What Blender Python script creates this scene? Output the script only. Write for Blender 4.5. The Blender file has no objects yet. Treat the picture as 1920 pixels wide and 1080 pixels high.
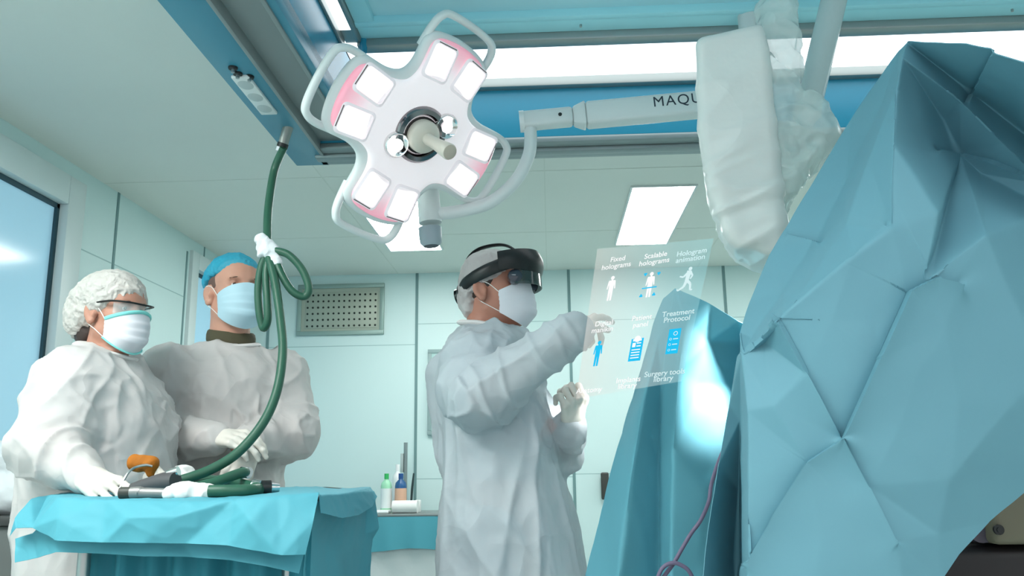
import bpy, bmesh, math, random
import numpy as np
from mathutils import Vector, Matrix, noise
from mathutils.geometry import delaunay_2d_cdt

random.seed(7)
SC = bpy.context.scene
COL = SC.collection
PI = math.pi
V = Vector

# ------------------------------------------------------------------ camera
FPX = 1590.0                                    # focal length in pixels of a 1920 px wide frame
CAM_LOC = V((0, 0, 1.1))
CAM_ROT = (Matrix.Rotation(math.radians(2.43), 3, 'Z') @ Matrix.Rotation(PI / 2 + math.radians(12.0), 3, 'X')
           @ Matrix.Rotation(math.radians(-0.82), 3, 'Z'))
cd = bpy.data.cameras.new('camera')
cd.sensor_width = 36.0
cd.lens = FPX / 1920 * 36.0
cd.clip_start = 0.05
cam = bpy.data.objects.new('camera', cd)
cam.matrix_world = Matrix.Translation(CAM_LOC) @ CAM_ROT.to_4x4()
COL.objects.link(cam)
SC.camera = cam

# ------------------------------------------------------------------ world, light, exposure
SC.view_settings.view_transform = 'Standard'
SC.view_settings.look = 'None'
SC.view_settings.gamma = 1.0
SC.view_settings.use_curve_mapping = False
SC.view_settings.exposure = 0.03
wd = bpy.data.worlds.new('World'); SC.world = wd
wd.use_nodes = True
wd.node_tree.nodes['Background'].inputs['Color'].default_value = (0.95, 0.98, 1.0, 1)
wd.node_tree.nodes['Background'].inputs['Strength'].default_value = 0.95
L_PANEL, L_STRIP = 21.0, 2.2                     # ceiling panels, canopy light strips
H, XL, XR, YB, YN = 2.65, -2.4, 3.2, 6.63, -1.2   # ceiling height, left, right, back, near end


def area_light(name, loc, target, size, power, color=(1, 1, 1), spread=180):
    ld = bpy.data.lights.new(name, 'AREA'); ld.shape = 'RECTANGLE'
    ld.size, ld.size_y = size; ld.energy = power; ld.color = color
    ld.spread = math.radians(spread)
    o = bpy.data.objects.new(name, ld); COL.objects.link(o)
    o.location = loc
    o.rotation_euler = (V(target) - V(loc)).to_track_quat('-Z', 'Y').to_euler()
    return o


# ------------------------------------------------------------------ pixel <-> place (used to lay the scene out)
def ray(px, py):
    return CAM_ROT @ V(((px - 960) / FPX, -(py - 540) / FPX, -1.0))


def W(px, py, Y):
    d = ray(px, py); return CAM_LOC + d * (Y / d.y)


def WZ(px, py, z):
    d = ray(px, py); return CAM_LOC + d * ((z - CAM_LOC.z) / d.z)


# a second surgical lamp stands behind the big drape and lights the sheet beyond it
sl = bpy.data.lights.new('surgical_spot', 'SPOT'); sl.energy = 260; sl.spot_size = math.radians(25)
sl.spot_blend = 0.5; sl.shadow_soft_size = 0.06; sl.color = (1, 0.99, 0.97)
so = bpy.data.objects.new('surgical_spot', sl); COL.objects.link(so)
so.location = (0.98, 2.02, 1.75)
so.rotation_euler = (W(1356, 688, 2.38) - V(so.location)).to_track_quat('-Z', 'Y').to_euler()


# ------------------------------------------------------------------ materials
def srgb(c):
    if isinstance(c, str):
        c = [int(c[i:i + 2], 16) / 255 for i in (0, 2, 4)]
    return tuple((x / 12.92 if x <= 0.04045 else ((x + 0.055) / 1.055) ** 2.4) for x in c) + (1.0,)


def mat(name, col, rough=0.5, metal=0.0, bump=0.0, bscale=40, bstretch=(1, 1, 1), bdist=0.01, var=0.0, vscale=6,
        trans=0.0, alpha=1.0, emit=0.0, ecol=None, coat=0.0, transmission=0.0, ior=1.45, spec=0.5, detail=4, crump=0.0, cscale=12):
    m = bpy.data.materials.new(name); m.use_nodes = True
    nt = m.node_tree; N = nt.nodes; Lk = nt.links
    b = N['Principled BSDF']; out = N['Material Output']
    c = srgb(col)
    b.inputs['Base Color'].default_value = c
    b.inputs['Roughness'].default_value = rough
    b.inputs['Metallic'].default_value = metal
    b.inputs['Coat Weight'].default_value = coat
    b.inputs['Transmission Weight'].default_value = transmission
    b.inputs['IOR'].default_value = ior
    b.inputs['Specular IOR Level'].default_value = spec
    if emit:
        b.inputs['Emission Color'].default_value = srgb(ecol or col)
        b.inputs['Emission Strength'].default_value = emit
    tc = None
    if bump or var or crump:
        tc = N.new('ShaderNodeTexCoord')
    if var:
        mp = N.new('ShaderNodeTexNoise'); mp.inputs['Scale'].default_value = vscale; mp.inputs['Detail'].default_value = 5
        Lk.new(tc.outputs['Object'], mp.inputs['Vector'])
        mx = N.new('ShaderNodeMix'); mx.data_type = 'RGBA'
        mx.inputs['A'].default_value = tuple(x * (1 - var) for x in c[:3]) + (1,)
        mx.inputs['B'].default_value = tuple(min(1, x * (1 + var)) for x in c[:3]) + (1,)
        Lk.new(mp.outputs['Fac'], mx.inputs['Factor'])
        Lk.new(mx.outputs['Result'], b.inputs['Base Color'])
    nrm = None
    if bump:
        sp = N.new('ShaderNodeMapping'); sp.inputs['Scale'].default_value = bstretch
        Lk.new(tc.outputs['Object'], sp.inputs['Vector'])
        nz = N.new('ShaderNodeTexNoise'); nz.inputs['Scale'].default_value = bscale; nz.inputs['Detail'].default_value = detail
        Lk.new(sp.outputs['Vector'], nz.inputs['Vector'])
        bp = N.new('ShaderNodeBump'); bp.inputs['Strength'].default_value = bump; bp.inputs['Distance'].default_value = bdist
        Lk.new(nz.outputs['Fac'], bp.inputs['Height'])
        Lk.new(bp.outputs['Normal'], b.inputs['Normal'])
        nrm = bp
    if crump:                                     # flat facets with sharp creases, like crumpled non-woven cloth
        nz = N.new('ShaderNodeTexNoise'); nz.inputs['Scale'].default_value = cscale * .5
        mxv = N.new('ShaderNodeMix'); mxv.data_type = 'VECTOR'; mxv.inputs['Factor'].default_value = .12
        Lk.new(tc.outputs['Object'], nz.inputs['Vector']); Lk.new(tc.outputs['Object'], mxv.inputs['A']); Lk.new(nz.outputs['Color'], mxv.inputs['B'])
        vo = N.new('ShaderNodeTexVoronoi'); vo.inputs['Scale'].default_value = cscale
        Lk.new(mxv.outputs['Result'], vo.inputs['Vector'])
        b2 = N.new('ShaderNodeBump'); b2.inputs['Strength'].default_value = crump; b2.inputs['Distance'].default_value = .35 / cscale
        Lk.new(vo.outputs['Distance'], b2.inputs['Height'])
        if nrm: Lk.new(nrm.outputs['Normal'], b2.inputs['Normal'])
        Lk.new(b2.outputs['Normal'], b.inputs['Normal']); nrm = b2
    sh = b.outputs['BSDF']
    if trans:
        t = N.new('ShaderNodeBsdfTranslucent'); t.inputs['Color'].default_value = c
        if nrm: Lk.new(nrm.outputs['Normal'], t.inputs['Normal'])
        ms = N.new('ShaderNodeMixShader'); ms.inputs['Fac'].default_value = trans
        Lk.new(sh, ms.inputs[1]); Lk.new(t.outputs['BSDF'], ms.inputs[2]); sh = ms.outputs['Shader']
    if alpha < 1:
        t = N.new('ShaderNodeBsdfTransparent')
        ms = N.new('ShaderNodeMixShader'); ms.inputs['Fac'].default_value = alpha
        Lk.new(t.outputs['BSDF'], ms.inputs[1]); Lk.new(sh, ms.inputs[2]); sh = ms.outputs['Shader']
    Lk.new(sh, out.inputs['Surface'])
    return m


def emat(name, col, strength):
    m = bpy.data.materials.new(name); m.use_nodes = True
    nt = m.node_tree
    e = nt.nodes.new('ShaderNodeEmission'); e.inputs['Color'].default_value = srgb(col)
    e.inputs['Strength'].default_value = strength
    nt.links.new(e.outputs['Emission'], nt.nodes['Material Output'].inputs['Surface'])
    return m


M = dict(
    wall=mat('mint_wall_panel', 'cbe1e0', 0.42, bump=0.03, bscale=3, var=0.03, vscale=1.5),
    seam=mat('wall_seam', '6f8f90', 0.6),
    ceil=mat('ceiling_paint', 'dfe1da', 0.55, var=0.04, vscale=1.2),
    floor=mat('floor_vinyl', 'a3b3b2', 0.4, var=0.05),
    ringblue=mat('canopy_blue', '4189a0', 0.35, bump=0.02, bscale=8, var=0.05, vscale=3),
    skirt=mat('canopy_skirt', '2a8aa8', 0.25, var=0.04, vscale=2),
    alu=mat('brushed_aluminium', 'a3aaa8', 0.38, 0.75, bump=0.08, bscale=60, bstretch=(1, 40, 1), bdist=0.002),
    rail=mat('anodised_rail', '8f9a9b', 0.4, 0.6),
    greytrough=mat('grey_trough', '8d9696', 0.5, 0.3, var=0.06, vscale=5),
    diffuser=mat('diffuser_sheet', 'b4e2ec', 0.4),
    dframe=mat('diffuser_frame', 'a9e6f0', 0.35),
    strip=emat('light_strip', 'f4fcff', L_STRIP),
    panel=emat('light_panel', 'fbfffc', L_PANEL),
    whiteplastic=mat('white_plastic', 'dfe3e2', 0.35, coat=0.1),
    whitepaint=mat('white_paint', 'd9dedd', 0.4, var=0.02),
    doorframe=mat('door_frame_white', 'd4dfdf', 0.4),
    doorglass=mat('frosted_door_glass', '9fc9dd', 0.12, emit=0.32, ecol='a6d3e8'),  # emission stands in for light coming through from behind the glass
    darkseal=mat('dark_seal', '2a4a55', 0.6),
    black=mat('black_plastic', '15191a', 0.4),
    blackgloss=mat('black_gloss', '0e1112', 0.12),
    chrome=mat('chrome', 'd8dad9', 0.12, 1.0),
    steel=mat('steel', 'aeb4b3', 0.3, 0.9),
    steeldull=mat('dull_steel', '9a9d98', 0.45, 0.6, var=0.05),
    hole=mat('hole_dark', '202826', 0.8),
    hose=mat('green_hose', '2c5a47', 0.42, var=0.1, vscale=10),
    hosetape=mat('white_tape', 'd9dde0', 0.7, bump=0.3, bscale=40),
    gown=mat('white_gown', 'dedad8', 0.6, bump=0.3, bscale=9, bdist=0.02, trans=0.2, detail=3, crump=.3, cscale=11, alpha=.86),
    gownblue=mat('blue_white_gown', 'cbd4d9', 0.55, bump=0.3, bscale=9, bdist=0.02, trans=0.2, detail=3, crump=.3, cscale=11, alpha=.84),
    collar=mat('gown_collar', 'dedad8', 0.6, bump=0.2, bscale=20, bdist=0.01),
    glove=mat('latex_glove', 'e6e0d6', 0.5, bump=0.2, bscale=70, bdist=0.003, trans=0.08),
    mask=mat('white_mask', 'e4e4ea', 0.7, bump=0.1, bscale=60, bdist=0.002, trans=0.1),
    maskblue=mat('blue_mask', 'bfe0ec', 0.7, bump=0.1, bscale=60, bdist=0.002, trans=0.1),
    masktrim=mat('mint_mask_edging', '7fd0cb', 0.7),
    loop=mat('ear_loop', 'f0ece8', 0.7),
    bouffant=mat('white_cap', 'd9d5cf', 0.7, crump=.5, cscale=38, bump=0.6, bscale=26, bdist=0.012, trans=0.25, var=0.08, vscale=25),
    bouffantsheer=mat('sheer_cap', 'e2dcda', 0.6, bump=0.6, bscale=26, bdist=0.012, trans=0.2, alpha=0.66, crump=.5, cscale=30),
    bluecap=mat('blue_cap', '3cc3e4', 0.6, crump=.5, cscale=36, bump=0.6, bscale=30, bdist=0.01, trans=0.3, alpha=0.76, var=0.12, vscale=20),
    hair=mat('dark_hair', '3a2e2a', 0.6, bump=0.5, bscale=120, bdist=0.003),
    stubble=mat('cropped_hair', '6a5148', 0.7, bump=0.4, bscale=200, bdist=0.002),
    eyewhite=mat('eye_white', 'e6e2dc', 0.2),
    iris=mat('iris_brown', '2f2018', 0.2),
    brow=mat('eyebrow_hair', '4a342a', 0.8),
    tshirt=mat('olive_tshirt', '4e4a36', 0.8),
    drape=mat('teal_drape', '6c9fae', 0.62, bump=0.06, bscale=10, bdist=0.01, trans=0.12, var=0.03, vscale=3),
    drapeback=mat('teal_sheet', '68adbd', 0.62, bump=0.06, bscale=10, bdist=0.01, trans=0.15, var=0.03, vscale=3),
    tabledrape=mat('aqua_drape', '56a8b8', 0.65, bump=0.1, bscale=8, bdist=0.01, trans=0.15, var=0.03, vscale=3),
    bag=mat('plastic_bag', 'eceeea', 0.3, bump=0.25, bscale=7, bdist=0.02, trans=0.2, crump=.2, cscale=9),
    bagsheer=mat('clear_plastic_bag', 'dbe8e5', 0.15, crump=.6, cscale=18, bump=0.4, bscale=14, bdist=0.012, alpha=0.6, trans=0.2),
)


def skinmat(name, col):
    m = mat(name, col, 0.5, bump=0.12, bscale=180, bdist=0.001, var=0.10, vscale=22)
    b = m.node_tree.nodes['Principled BSDF']
    b.inputs['Subsurface Weight'].default_value = 0.12
    b.inputs['Subsurface Radius'].default_value = (0.02, 0.008, 0.005)
    return m


M['skin1'] = skinmat('skin_tan', 'b37c69')
M['skin2'] = skinmat('skin_fair', 'c79580')
M['skin3'] = skinmat('skin_rosy', 'b88672')


# ------------------------------------------------------------------ mesh helpers
BASE = {}                                        # world base of every object (objects are never rotated)


def wl(o):
    return BASE[o.name] if o else V((0, 0, 0))


def tag(o, label=None, cat=None, group=None, kind=None):
    if label: o['label'] = label
    if cat: o['category'] = cat
    if group: o['group'] = group
    if kind: o['kind'] = kind
    return o


def thing(name, loc, label, cat, group=None):
    o = bpy.data.objects.new(name, None); COL.objects.link(o)
    o.empty_display_size = 0.05
    o.location = loc; BASE[o.name] = V(loc)
    return tag(o, label, cat, group)


def link_mesh(name, me, mats, parent=None, smooth=True, sharp=None, base=None):
    """me holds world coordinates; the object gets its own base point"""
    if not isinstance(mats, (list, tuple)): mats = [mats]
    for m in mats: me.materials.append(M[m] if isinstance(m, str) else m)
    n = len(me.vertices)
    co = np.empty(n * 3, np.float32); me.vertices.foreach_get('co', co); co = co.reshape(-1, 3)
    if base is None:
        lo, hi = co.min(0), co.max(0)
        base = V(((lo[0] + hi[0]) / 2, (lo[1] + hi[1]) / 2, lo[2]))
    base = V(base)
    co -= np.array(base, np.float32)
    me.vertices.foreach_set('co', co.ravel()); me.update()
    o = bpy.data.objects.new(name, me); COL.objects.link(o)
    o.location = base - wl(parent)
    BASE[o.name] = base
    if parent: o.parent = parent
    if smooth:
        me.polygons.foreach_set('use_smooth', np.ones(len(me.polygons), bool))
        if sharp is not None: me.set_sharp_from_angle(angle=math.radians(sharp))
    return o


def obj(name, bm, mats, parent=None, smooth=True, sharp=40, base=None):
    bmesh.ops.recalc_face_normals(bm, faces=bm.faces)
    me = bpy.data.meshes.new(name); bm.to_mesh(me); bm.free()
    return link_mesh(name, me, mats, parent, smooth, sharp, base)


def part(name, bm, m, parent, **k):
    return obj(name, bm, m, parent, **k)


def struct(name, bm, m, **k):
    o = obj(name, bm, m, **k); o['kind'] = 'structure'; return o


def BM(): return bmesh.new()


def box(bm, lo, hi, bev=0.0, seg=2, rot=None, mi=0):
    lo, hi = V(lo), V(hi)
    r = bmesh.ops.create_cube(bm, size=1.0)
    vs = r['verts']
    c, s = (lo + hi) / 2, hi - lo
    for v in vs: v.co = V((v.co.x * s.x, v.co.y * s.y, v.co.z * s.z))
    fs = set(f for v in vs for f in v.link_faces)
    if bev:
        es = list(set(e for v in vs for e in v.link_edges))
        rr = bmesh.ops.bevel(bm, geom=es, offset=bev, segments=seg, affect='EDGES', profile=0.5)
        vs = list(set(rr['verts']) | set(v for v in vs if v.is_valid))
        fs = set(f for v in vs for f in v.link_faces)
    for v in vs:
        v.co = (rot @ v.co if rot else v.co) + c
    for f in fs: f.material_index = mi
    return vs


def frame_of(d):
    d = V(d).normalized()
    a = V((0, 0, 1)) if abs(d.z) < 0.9 else V((1, 0, 0))
    u = d.cross(a).normalized(); w = d.cross(u).normalized()
    return u, w


def cyl(bm, a, b, r1, r2=None, seg=20, caps=True, mi=0):
    a, b = V(a), V(b); r2 = r1 if r2 is None else r2
    u, w = frame_of(b - a)
    R1 = [bm.verts.new(a + (u * math.cos(t) + w * math.sin(t)) * r1) for t in [2 * PI * i / seg for i in range(seg)]]
    R2 = [bm.verts.new(b + (u * math.cos(t) + w * math.sin(t)) * r2) for t in [2 * PI * i / seg for i in range(seg)]]
    fs = [bm.faces.new((R1[i], R1[(i + 1) % seg], R2[(i + 1) % seg], R2[i])) for i in range(seg)]
    if caps: fs += [bm.faces.new(R1[::-1]), bm.faces.new(R2)]
    for f in fs: f.material_index = mi


def smooth_path(pts, n=8, closed=False):
    P = [V(p) for p in pts]; out = []
    m = len(P)
    for i in range(m if closed else m - 1):
        if closed: p0, p1, p2, p3 = P[(i - 1) % m], P[i], P[(i + 1) % m], P[(i + 2) % m]
        else: p0, p1, p2, p3 = P[max(i - 1, 0)], P[i], P[i + 1], P[min(i + 2, m - 1)]
        for k in range(n):
            t = k / n
            out.append(0.5 * ((2 * p1) + (p2 - p0) * t + (2 * p0 - 5 * p1 + 4 * p2 - p3) * t * t + (3 * p1 - p0 - 3 * p2 + p3) * t ** 3))
    if not closed: out.append(P[-1])
    return out


def tube(bm, pts, r, seg=12, closed=False, n=8, flat=1.0, caps=True, up=None, mi=0):
    """round (or flattened) tube along a smoothed path; r a number or a list along the control points"""
    P = smooth_path(pts, n, closed) if n > 1 else [V(p) for p in pts]
    m = len(P)
    def rad(i):
        if isinstance(r, (int, float)): return r
        t = i / max(1, m - 1) * (len(r) - 1); k = min(int(t), len(r) - 2); return r[k] + (r[k + 1] - r[k]) * (t - k)
    rings = []; u = None
    for i in range(m):
        d = (P[(i + 1) % m] - P[i - 1]) if closed else (P[min(i + 1, m - 1)] - P[max(i - 1, 0)])
        d = d.normalized() if d.length > 1e-9 else V((0, 0, 1))
        if up is not None: u = (V(up) - d * V(up).dot(d)).normalized()
        elif u is None: u, _ = frame_of(d)
        else: u = (u - d * u.dot(d)).normalized()
        w = d.cross(u)
        rr = rad(i)
        rings.append([bm.verts.new(P[i] + u * math.cos(t) * rr + w * math.sin(t) * rr * flat)
                      for t in [2 * PI * k / seg for k in range(seg)]])
    for i in range(m if closed else m - 1):
        A, B = rings[i], rings[(i + 1) % m]
        for k in range(seg):
            f = bm.faces.new((A[k], A[(k + 1) % seg], B[(k + 1) % seg], B[k])); f.material_index = mi
    if caps and not closed:
        bm.faces.new(rings[0][::-1]).material_index = mi; bm.faces.new(rings[-1]).material_index = mi


def lathe(bm, prof, loc, axis=(0, 0, 1), seg=28, mi=0):
    """prof: (radius, height) along the axis"""
    u, w = frame_of(axis); ax = V(axis).normalized(); loc = V(loc)
    rings = []
    for r, h in prof:
        if r < 1e-6: rings.append([bm.verts.new(loc + ax * h)])
        else: rings.append([bm.verts.new(loc + ax * h + (u * math.cos(t) + w * math.sin(t)) * r) for t in [2 * PI * i / seg for i in range(seg)]])
    for A, B in zip(rings, rings[1:]):
        for i in range(seg):
            j = (i + 1) % seg
            if len(A) == 1 and len(B) == 1: continue
            if len(A) == 1: f = bm.faces.new((A[0], B[i], B[j]))
            elif len(B) == 1: f = bm.faces.new((A[i], A[j], B[0]))
            else: f = bm.faces.new((A[i], A[j], B[j], B[i]))
            f.material_index = mi


def prism(bm, poly, o, u, v, d, mi=0, bev=0.0):
    """polygon (2D) in the plane o + x*u + y*v, thickened along d"""
    o, u, v, d = V(o), V(u), V(v), V(d)
    A = [bm.verts.new(o + u * x + v * y) for x, y in poly]
    B = [bm.verts.new(o + u * x + v * y + d) for x, y in poly]
    n = len(poly)
    fs = [bm.faces.new(A), bm.faces.new(B[::-1])] + [bm.faces.new((A[i], B[i], B[(i + 1) % n], A[(i + 1) % n])) for i in range(n)]
    if bev:
        es = list(set(e for f in fs[:2] for e in f.edges))
        r = bmesh.ops.bevel(bm, geom=es, offset=bev, segments=2, affect='EDGES', profile=0.5)
        fs = [f for f in fs if f.is_valid] + list(r['faces'])
    for f in fs: f.material_index = mi


def grid(bm, fn, nu, nv, closed_u=False, mi=0):
    vs = [[bm.verts.new(fn(i / nu, j / nv)) for j in range(nv + 1)] for i in range(nu if closed_u else nu + 1)]
    for i in range(nu):
        for j in range(nv):
            a = vs[i]; b = vs[(i + 1) % len(vs)]
            bm.faces.new((a[j], b[j], b[j + 1], a[j + 1])).material_index = mi
    return vs


def thicken(bm, t):
    """give an open cloth its thickness"""
    bmesh.ops.recalc_face_normals(bm, faces=bm.faces)
    bmesh.ops.solidify(bm, geom=list(bm.faces), thickness=t)


def ell(bm, c, r, rot=None, seg=20, mi=0):
    vs = bmesh.ops.create_uvsphere(bm, u_segments=seg, v_segments=max(8, seg // 2), radius=1)['verts']
    for v in vs:
        p = V((v.co.x * r[0], v.co.y * r[1], v.co.z * r[2]))
        v.co = (rot @ p if rot else p) + V(c)
    for f in set(f for v in vs for f in v.link_faces): f.material_index = mi


def text_mesh(body, size, o, u, v, depth=0.0006, shear=0.0, align='CENTER', spacing=1.0, offset=0.0):
    cu = bpy.data.curves.new('txt', 'FONT'); cu.body = body; cu.size = size; cu.extrude = depth; cu.shear = shear
    cu.align_x = align; cu.align_y = 'CENTER'; cu.space_character = spacing; cu.offset = offset
    to = bpy.data.objects.new('txt', cu); COL.objects.link(to)
    dg = bpy.context.evaluated_depsgraph_get()
    me = bpy.data.meshes.new_from_object(to.evaluated_get(dg))
    bpy.data.objects.remove(to); bpy.data.curves.remove(cu)
    u, v = V(u), V(v); n = u.cross(v).normalized()
    for vt in me.vertices:
        c = vt.co; vt.co = V(o) + u * c.x + v * c.y + n * c.z
    return me


def copy_tree(o, parent=None, delta=V((0, 0, 0))):
    c = o.copy(); COL.objects.link(c); BASE[c.name] = BASE[o.name] + delta
    if parent: c.parent = parent
    else: c.location = o.location + delta
    for ch in list(o.children): copy_tree(ch, c, delta)
    return c


# ------------------------------------------------------------------ distance-field modelling for bodies and cloth
class SDF:
    def __init__(s, lo, hi, h):
        s.lo = np.array(lo, np.float32); s.h = h
        n = np.ceil((np.array(hi) - s.lo) / h).astype(int) + 1
        s.n = n; s.F = np.full(n, 1.0, np.float32)

    def region(s, lo, hi):
        a = np.clip(np.floor((np.array(lo) - s.lo) / s.h).astype(int), 0, s.n - 1)
        b = np.clip(np.ceil((np.array(hi) - s.lo) / s.h).astype(int) + 1, 1, s.n)
        sl = tuple(slice(i, j) for i, j in zip(a, b))
        ax = [s.lo[k] + s.h * np.arange(a[k], b[k], dtype=np.float32) for k in range(3)]
        return sl, ax[0][:, None, None], ax[1][None, :, None], ax[2][None, None, :]

    def put(s, sl, d, k, op='u'):
        F = s.F[sl]
        if F.size == 0: return
        if op == 'u':
            if k > 0:
                hh = np.maximum(k - np.abs(F - d), 0) / k; s.F[sl] = np.minimum(F, d) - hh * hh * k * 0.25
            else: s.F[sl] = np.minimum(F, d)
        elif op == 's':
            d = -d
            if k > 0:
                hh = np.maximum(k - np.abs(F - d), 0) / k; s.F[sl] = np.maximum(F, d) + hh * hh * k * 0.25
            else: s.F[sl] = np.maximum(F, d)
        elif op == 'i':
            s.F[sl] = np.maximum(F, d)

    def cap(s, a, b, ra, rb=None, k=0.02, op='u'):
        a = np.array(a, np.float32); b = np.array(b, np.float32); rb = ra if rb is None else rb
        m = max(ra, rb) + k + 3 * s.h
        sl, x, y, z = s.region(np.minimum(a, b) - m, np.maximum(a, b) + m)
        d = b - a; L = float(d @ d) + 1e-12
        t = np.clip(((x - a[0]) * d[0] + (y - a[1]) * d[1] + (z - a[2]) * d[2]) / L, 0, 1)
        q = np.sqrt((x - a[0] - t * d[0]) ** 2 + (y - a[1] - t * d[1]) ** 2 + (z - a[2] - t * d[2]) ** 2) - (ra + (rb - ra) * t)
        s.put(sl, q, k, op)

    def ell(s, c, r, k=0.02, R=None, op='u'):
        c = np.array(c, np.float32); m = max(r) + k + 3 * s.h
        sl, x, y, z = s.region(c - m, c + m)
        X, Y, Z = x - c[0], y - c[1], z - c[2]
        if R is not None:                        # columns of R are the ellipsoid's axes
            X, Y, Z = (X * R[0][j] + Y * R[1][j] + Z * R[2][j] for j in range(3))
        k0 = np.sqrt((X / r[0]) ** 2 + (Y / r[1]) ** 2 + (Z / r[2]) ** 2)
        k1 = np.sqrt((X / r[0] ** 2) ** 2 + (Y / r[1] ** 2) ** 2 + (Z / r[2] ** 2) ** 2) + 1e-9
        s.put(sl, (k0 * (k0 - 1) / k1).astype(np.float32), k, op)

    def loft(s, prof, k=0.03, yaw=0.0, p=2.3):
        """prof rows: z, cx, cy, rx, ry (superellipse sections, rx along the yawed x)"""
        prof = sorted(prof); A = np.array(prof, np.float32)
        m = A[:, 3:].max() + k + 3 * s.h
        sl, x, y, z = s.region((A[:, 1].min() - m, A[:, 2].min() - m, A[0, 0] - 0.03), (A[:, 1].max() + m, A[:, 2].max() + m, A[-1, 0] + 0.03))
        zz = z.ravel(); f = lambda j: np.interp(zz, A[:, 0], A[:, j])[None, None, :].astype(np.float32)
        X, Y = x - f(1), y - f(2); c, sn = math.cos(yaw), math.sin(yaw)
        X, Y = X * c + Y * sn, -X * sn + Y * c
        rx, ry = f(3), f(4)
        q = (((np.abs(X) / rx) ** p + (np.abs(Y) / ry) ** p) ** (1 / p) - 1) * np.minimum(rx, ry)
        q = np.maximum(q, np.maximum(z - A[-1, 0], A[0, 0] - z))
        s.put(sl, q.astype(np.float32), k)

    def cut(s, o, n, k=0.0):
        """keep the side the normal n points away from"""
        o, n = V(o), V(n).normalized()
        sl, x, y, z = s.region(s.lo, s.lo + s.n * s.h)
        s.put(sl, -((x - o.x) * n.x + (y - o.y) * n.y + (z - o.z) * n.z), k, 's')

    def mesh(s):
        F = s.F; S = F < 0
        I8 = S.astype(np.int8)
        off = [(i, j, k) for i in (0, 1) for j in (0, 1) for k in (0, 1)]
        nx, ny, nz = F.shape
        cnt = sum(I8[i:nx - 1 + i, j:ny - 1 + j, k:nz - 1 + k] for i, j, k in off)
        act = (cnt > 0) & (cnt < 8)
        idx = np.full(act.shape, -1, np.int64); I = np.argwhere(act); idx[act] = np.arange(len(I))
        acc = np.zeros((len(I), 3)); num = np.zeros(len(I))
        for a in off:
            for ax in range(3):
                if a[ax]: continue
                b = list(a); b[ax] = 1
                pa, pb = I + a, I + b
                fa = F[pa[:, 0], pa[:, 1], pa[:, 2]]; fb = F[pb[:, 0], pb[:, 1], pb[:, 2]]
                m = (fa < 0) != (fb < 0)
                t = fa[m] / (fa[m] - fb[m])
                q = np.tile(np.array(a, float), (m.sum(), 1)); q[:, ax] += t
                acc[m] += q; num[m] += 1
        Vv = s.lo + s.h * (I + acc / num[:, None])
        faces = []
        for ax in range(3):
            u, v = (ax + 1) % 3, (ax + 2) % 3
            sa = [slice(None)] * 3; sb = [slice(None)] * 3
            sa[ax] = slice(0, -1); sb[ax] = slice(1, None)
            A, B = S[tuple(sa)], S[tuple(sb)]
            E = np.argwhere(A != B)
            E = E[(E[:, u] > 0) & (E[:, v] > 0) & (E[:, u] < F.shape[u] - 1) & (E[:, v] < F.shape[v] - 1)]
            flip = A[E[:, 0], E[:, 1], E[:, 2]]
            eu = np.zeros(3, int); eu[u] = 1; ev = np.zeros(3, int); ev[v] = 1
            q = np.stack([idx[tuple((E - d).T)] for d in (0 * eu, eu, eu + ev, ev)], 1)
            q[~flip] = q[~flip][:, ::-1]
            faces.append(q[:, ::-1])
        Fq = np.concatenate(faces); Fq = Fq[:, ::-1]
        return Vv, Fq


def laplace(Vv, Fq, it=1, lam=0.5):
    for _ in range(it):
        acc = np.zeros_like(Vv); n = np.zeros(len(Vv))
        for a in range(4):
            for b in ((a + 1) % 4, (a - 1) % 4):
                np.add.at(acc, Fq[:, a], Vv[Fq[:, b]]); np.add.at(n, Fq[:, a], 1)
        Vv = Vv + lam * (acc / np.maximum(n, 1)[:, None] - Vv)
    return Vv


def normals(Vv, Fq):
    n = np.cross(Vv[Fq[:, 2]] - Vv[Fq[:, 0]], Vv[Fq[:, 3]] - Vv[Fq[:, 1]])
    out = np.zeros_like(Vv)
    for a in range(4): np.add.at(out, Fq[:, a], n)
    return out / (np.linalg.norm(out, axis=1)[:, None] + 1e-12)


def sdf_obj(name, g, m, parent=None, smooth_it=2, disp=None, base=None, xf=None):
    Vv, Fq = g.mesh()
    Vv = laplace(Vv, Fq, smooth_it)
    if xf is not None:
        xm = np.array(xf); Vv = Vv @ xm[:3, :3].T + xm[:3, 3]
    if disp is not None:
        Vv = Vv + normals(Vv, Fq) * disp(Vv)[:, None]
        Vv = laplace(Vv, Fq, 1, .45)
    me = bpy.data.meshes.new(name); me.from_pydata(Vv.tolist(), [], Fq.tolist()); me.update()
    return link_mesh(name, me, m, parent, True, None, base)


def crumple(P, sc, seed=0.0):
    """flat facets with sharp creases, about -1..1"""
    sc = np.array(sc, float) if hasattr(sc, '__len__') else np.array([sc] * 3, float)
    out = np.empty(len(P))
    for i, p in enumerate((P * sc + seed).tolist()):
        d = noise.voronoi(p)[0]; out[i] = d[1] - d[0]
    return 1 - 2.2 * out.clip(0, .9)


def fold(P, sc, seed=0.0):
    """narrow raised creases with broad slack cloth between them, about -.4..1"""
    return np.exp(-np.abs(vnoise(P, sc, seed)) * 7.0) * 1.4 - .4


def vnoise(P, sc, seed=0.0):
    """value-gradient noise on an array of points, -1..1"""
    sc = np.array(sc, float) if hasattr(sc, '__len__') else np.array([sc] * 3, float)
    return np.array([noise.noise((p[0] + seed, p[1] - seed * 1.7, p[2] + seed * 0.6)) for p in (P * sc).tolist()])


def ridges(P, sc, seed=0.0, sharp=1.6):
    return (1 - np.abs(vnoise(P, sc, seed)) * 2).clip(-1, 1) ** 1 * 1.0 if sharp == 1 else np.sign(1 - np.abs(vnoise(P, sc, seed)) * 2) * np.abs((1 - np.abs(vnoise(P, sc, seed)) * 2)) ** sharp


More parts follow.
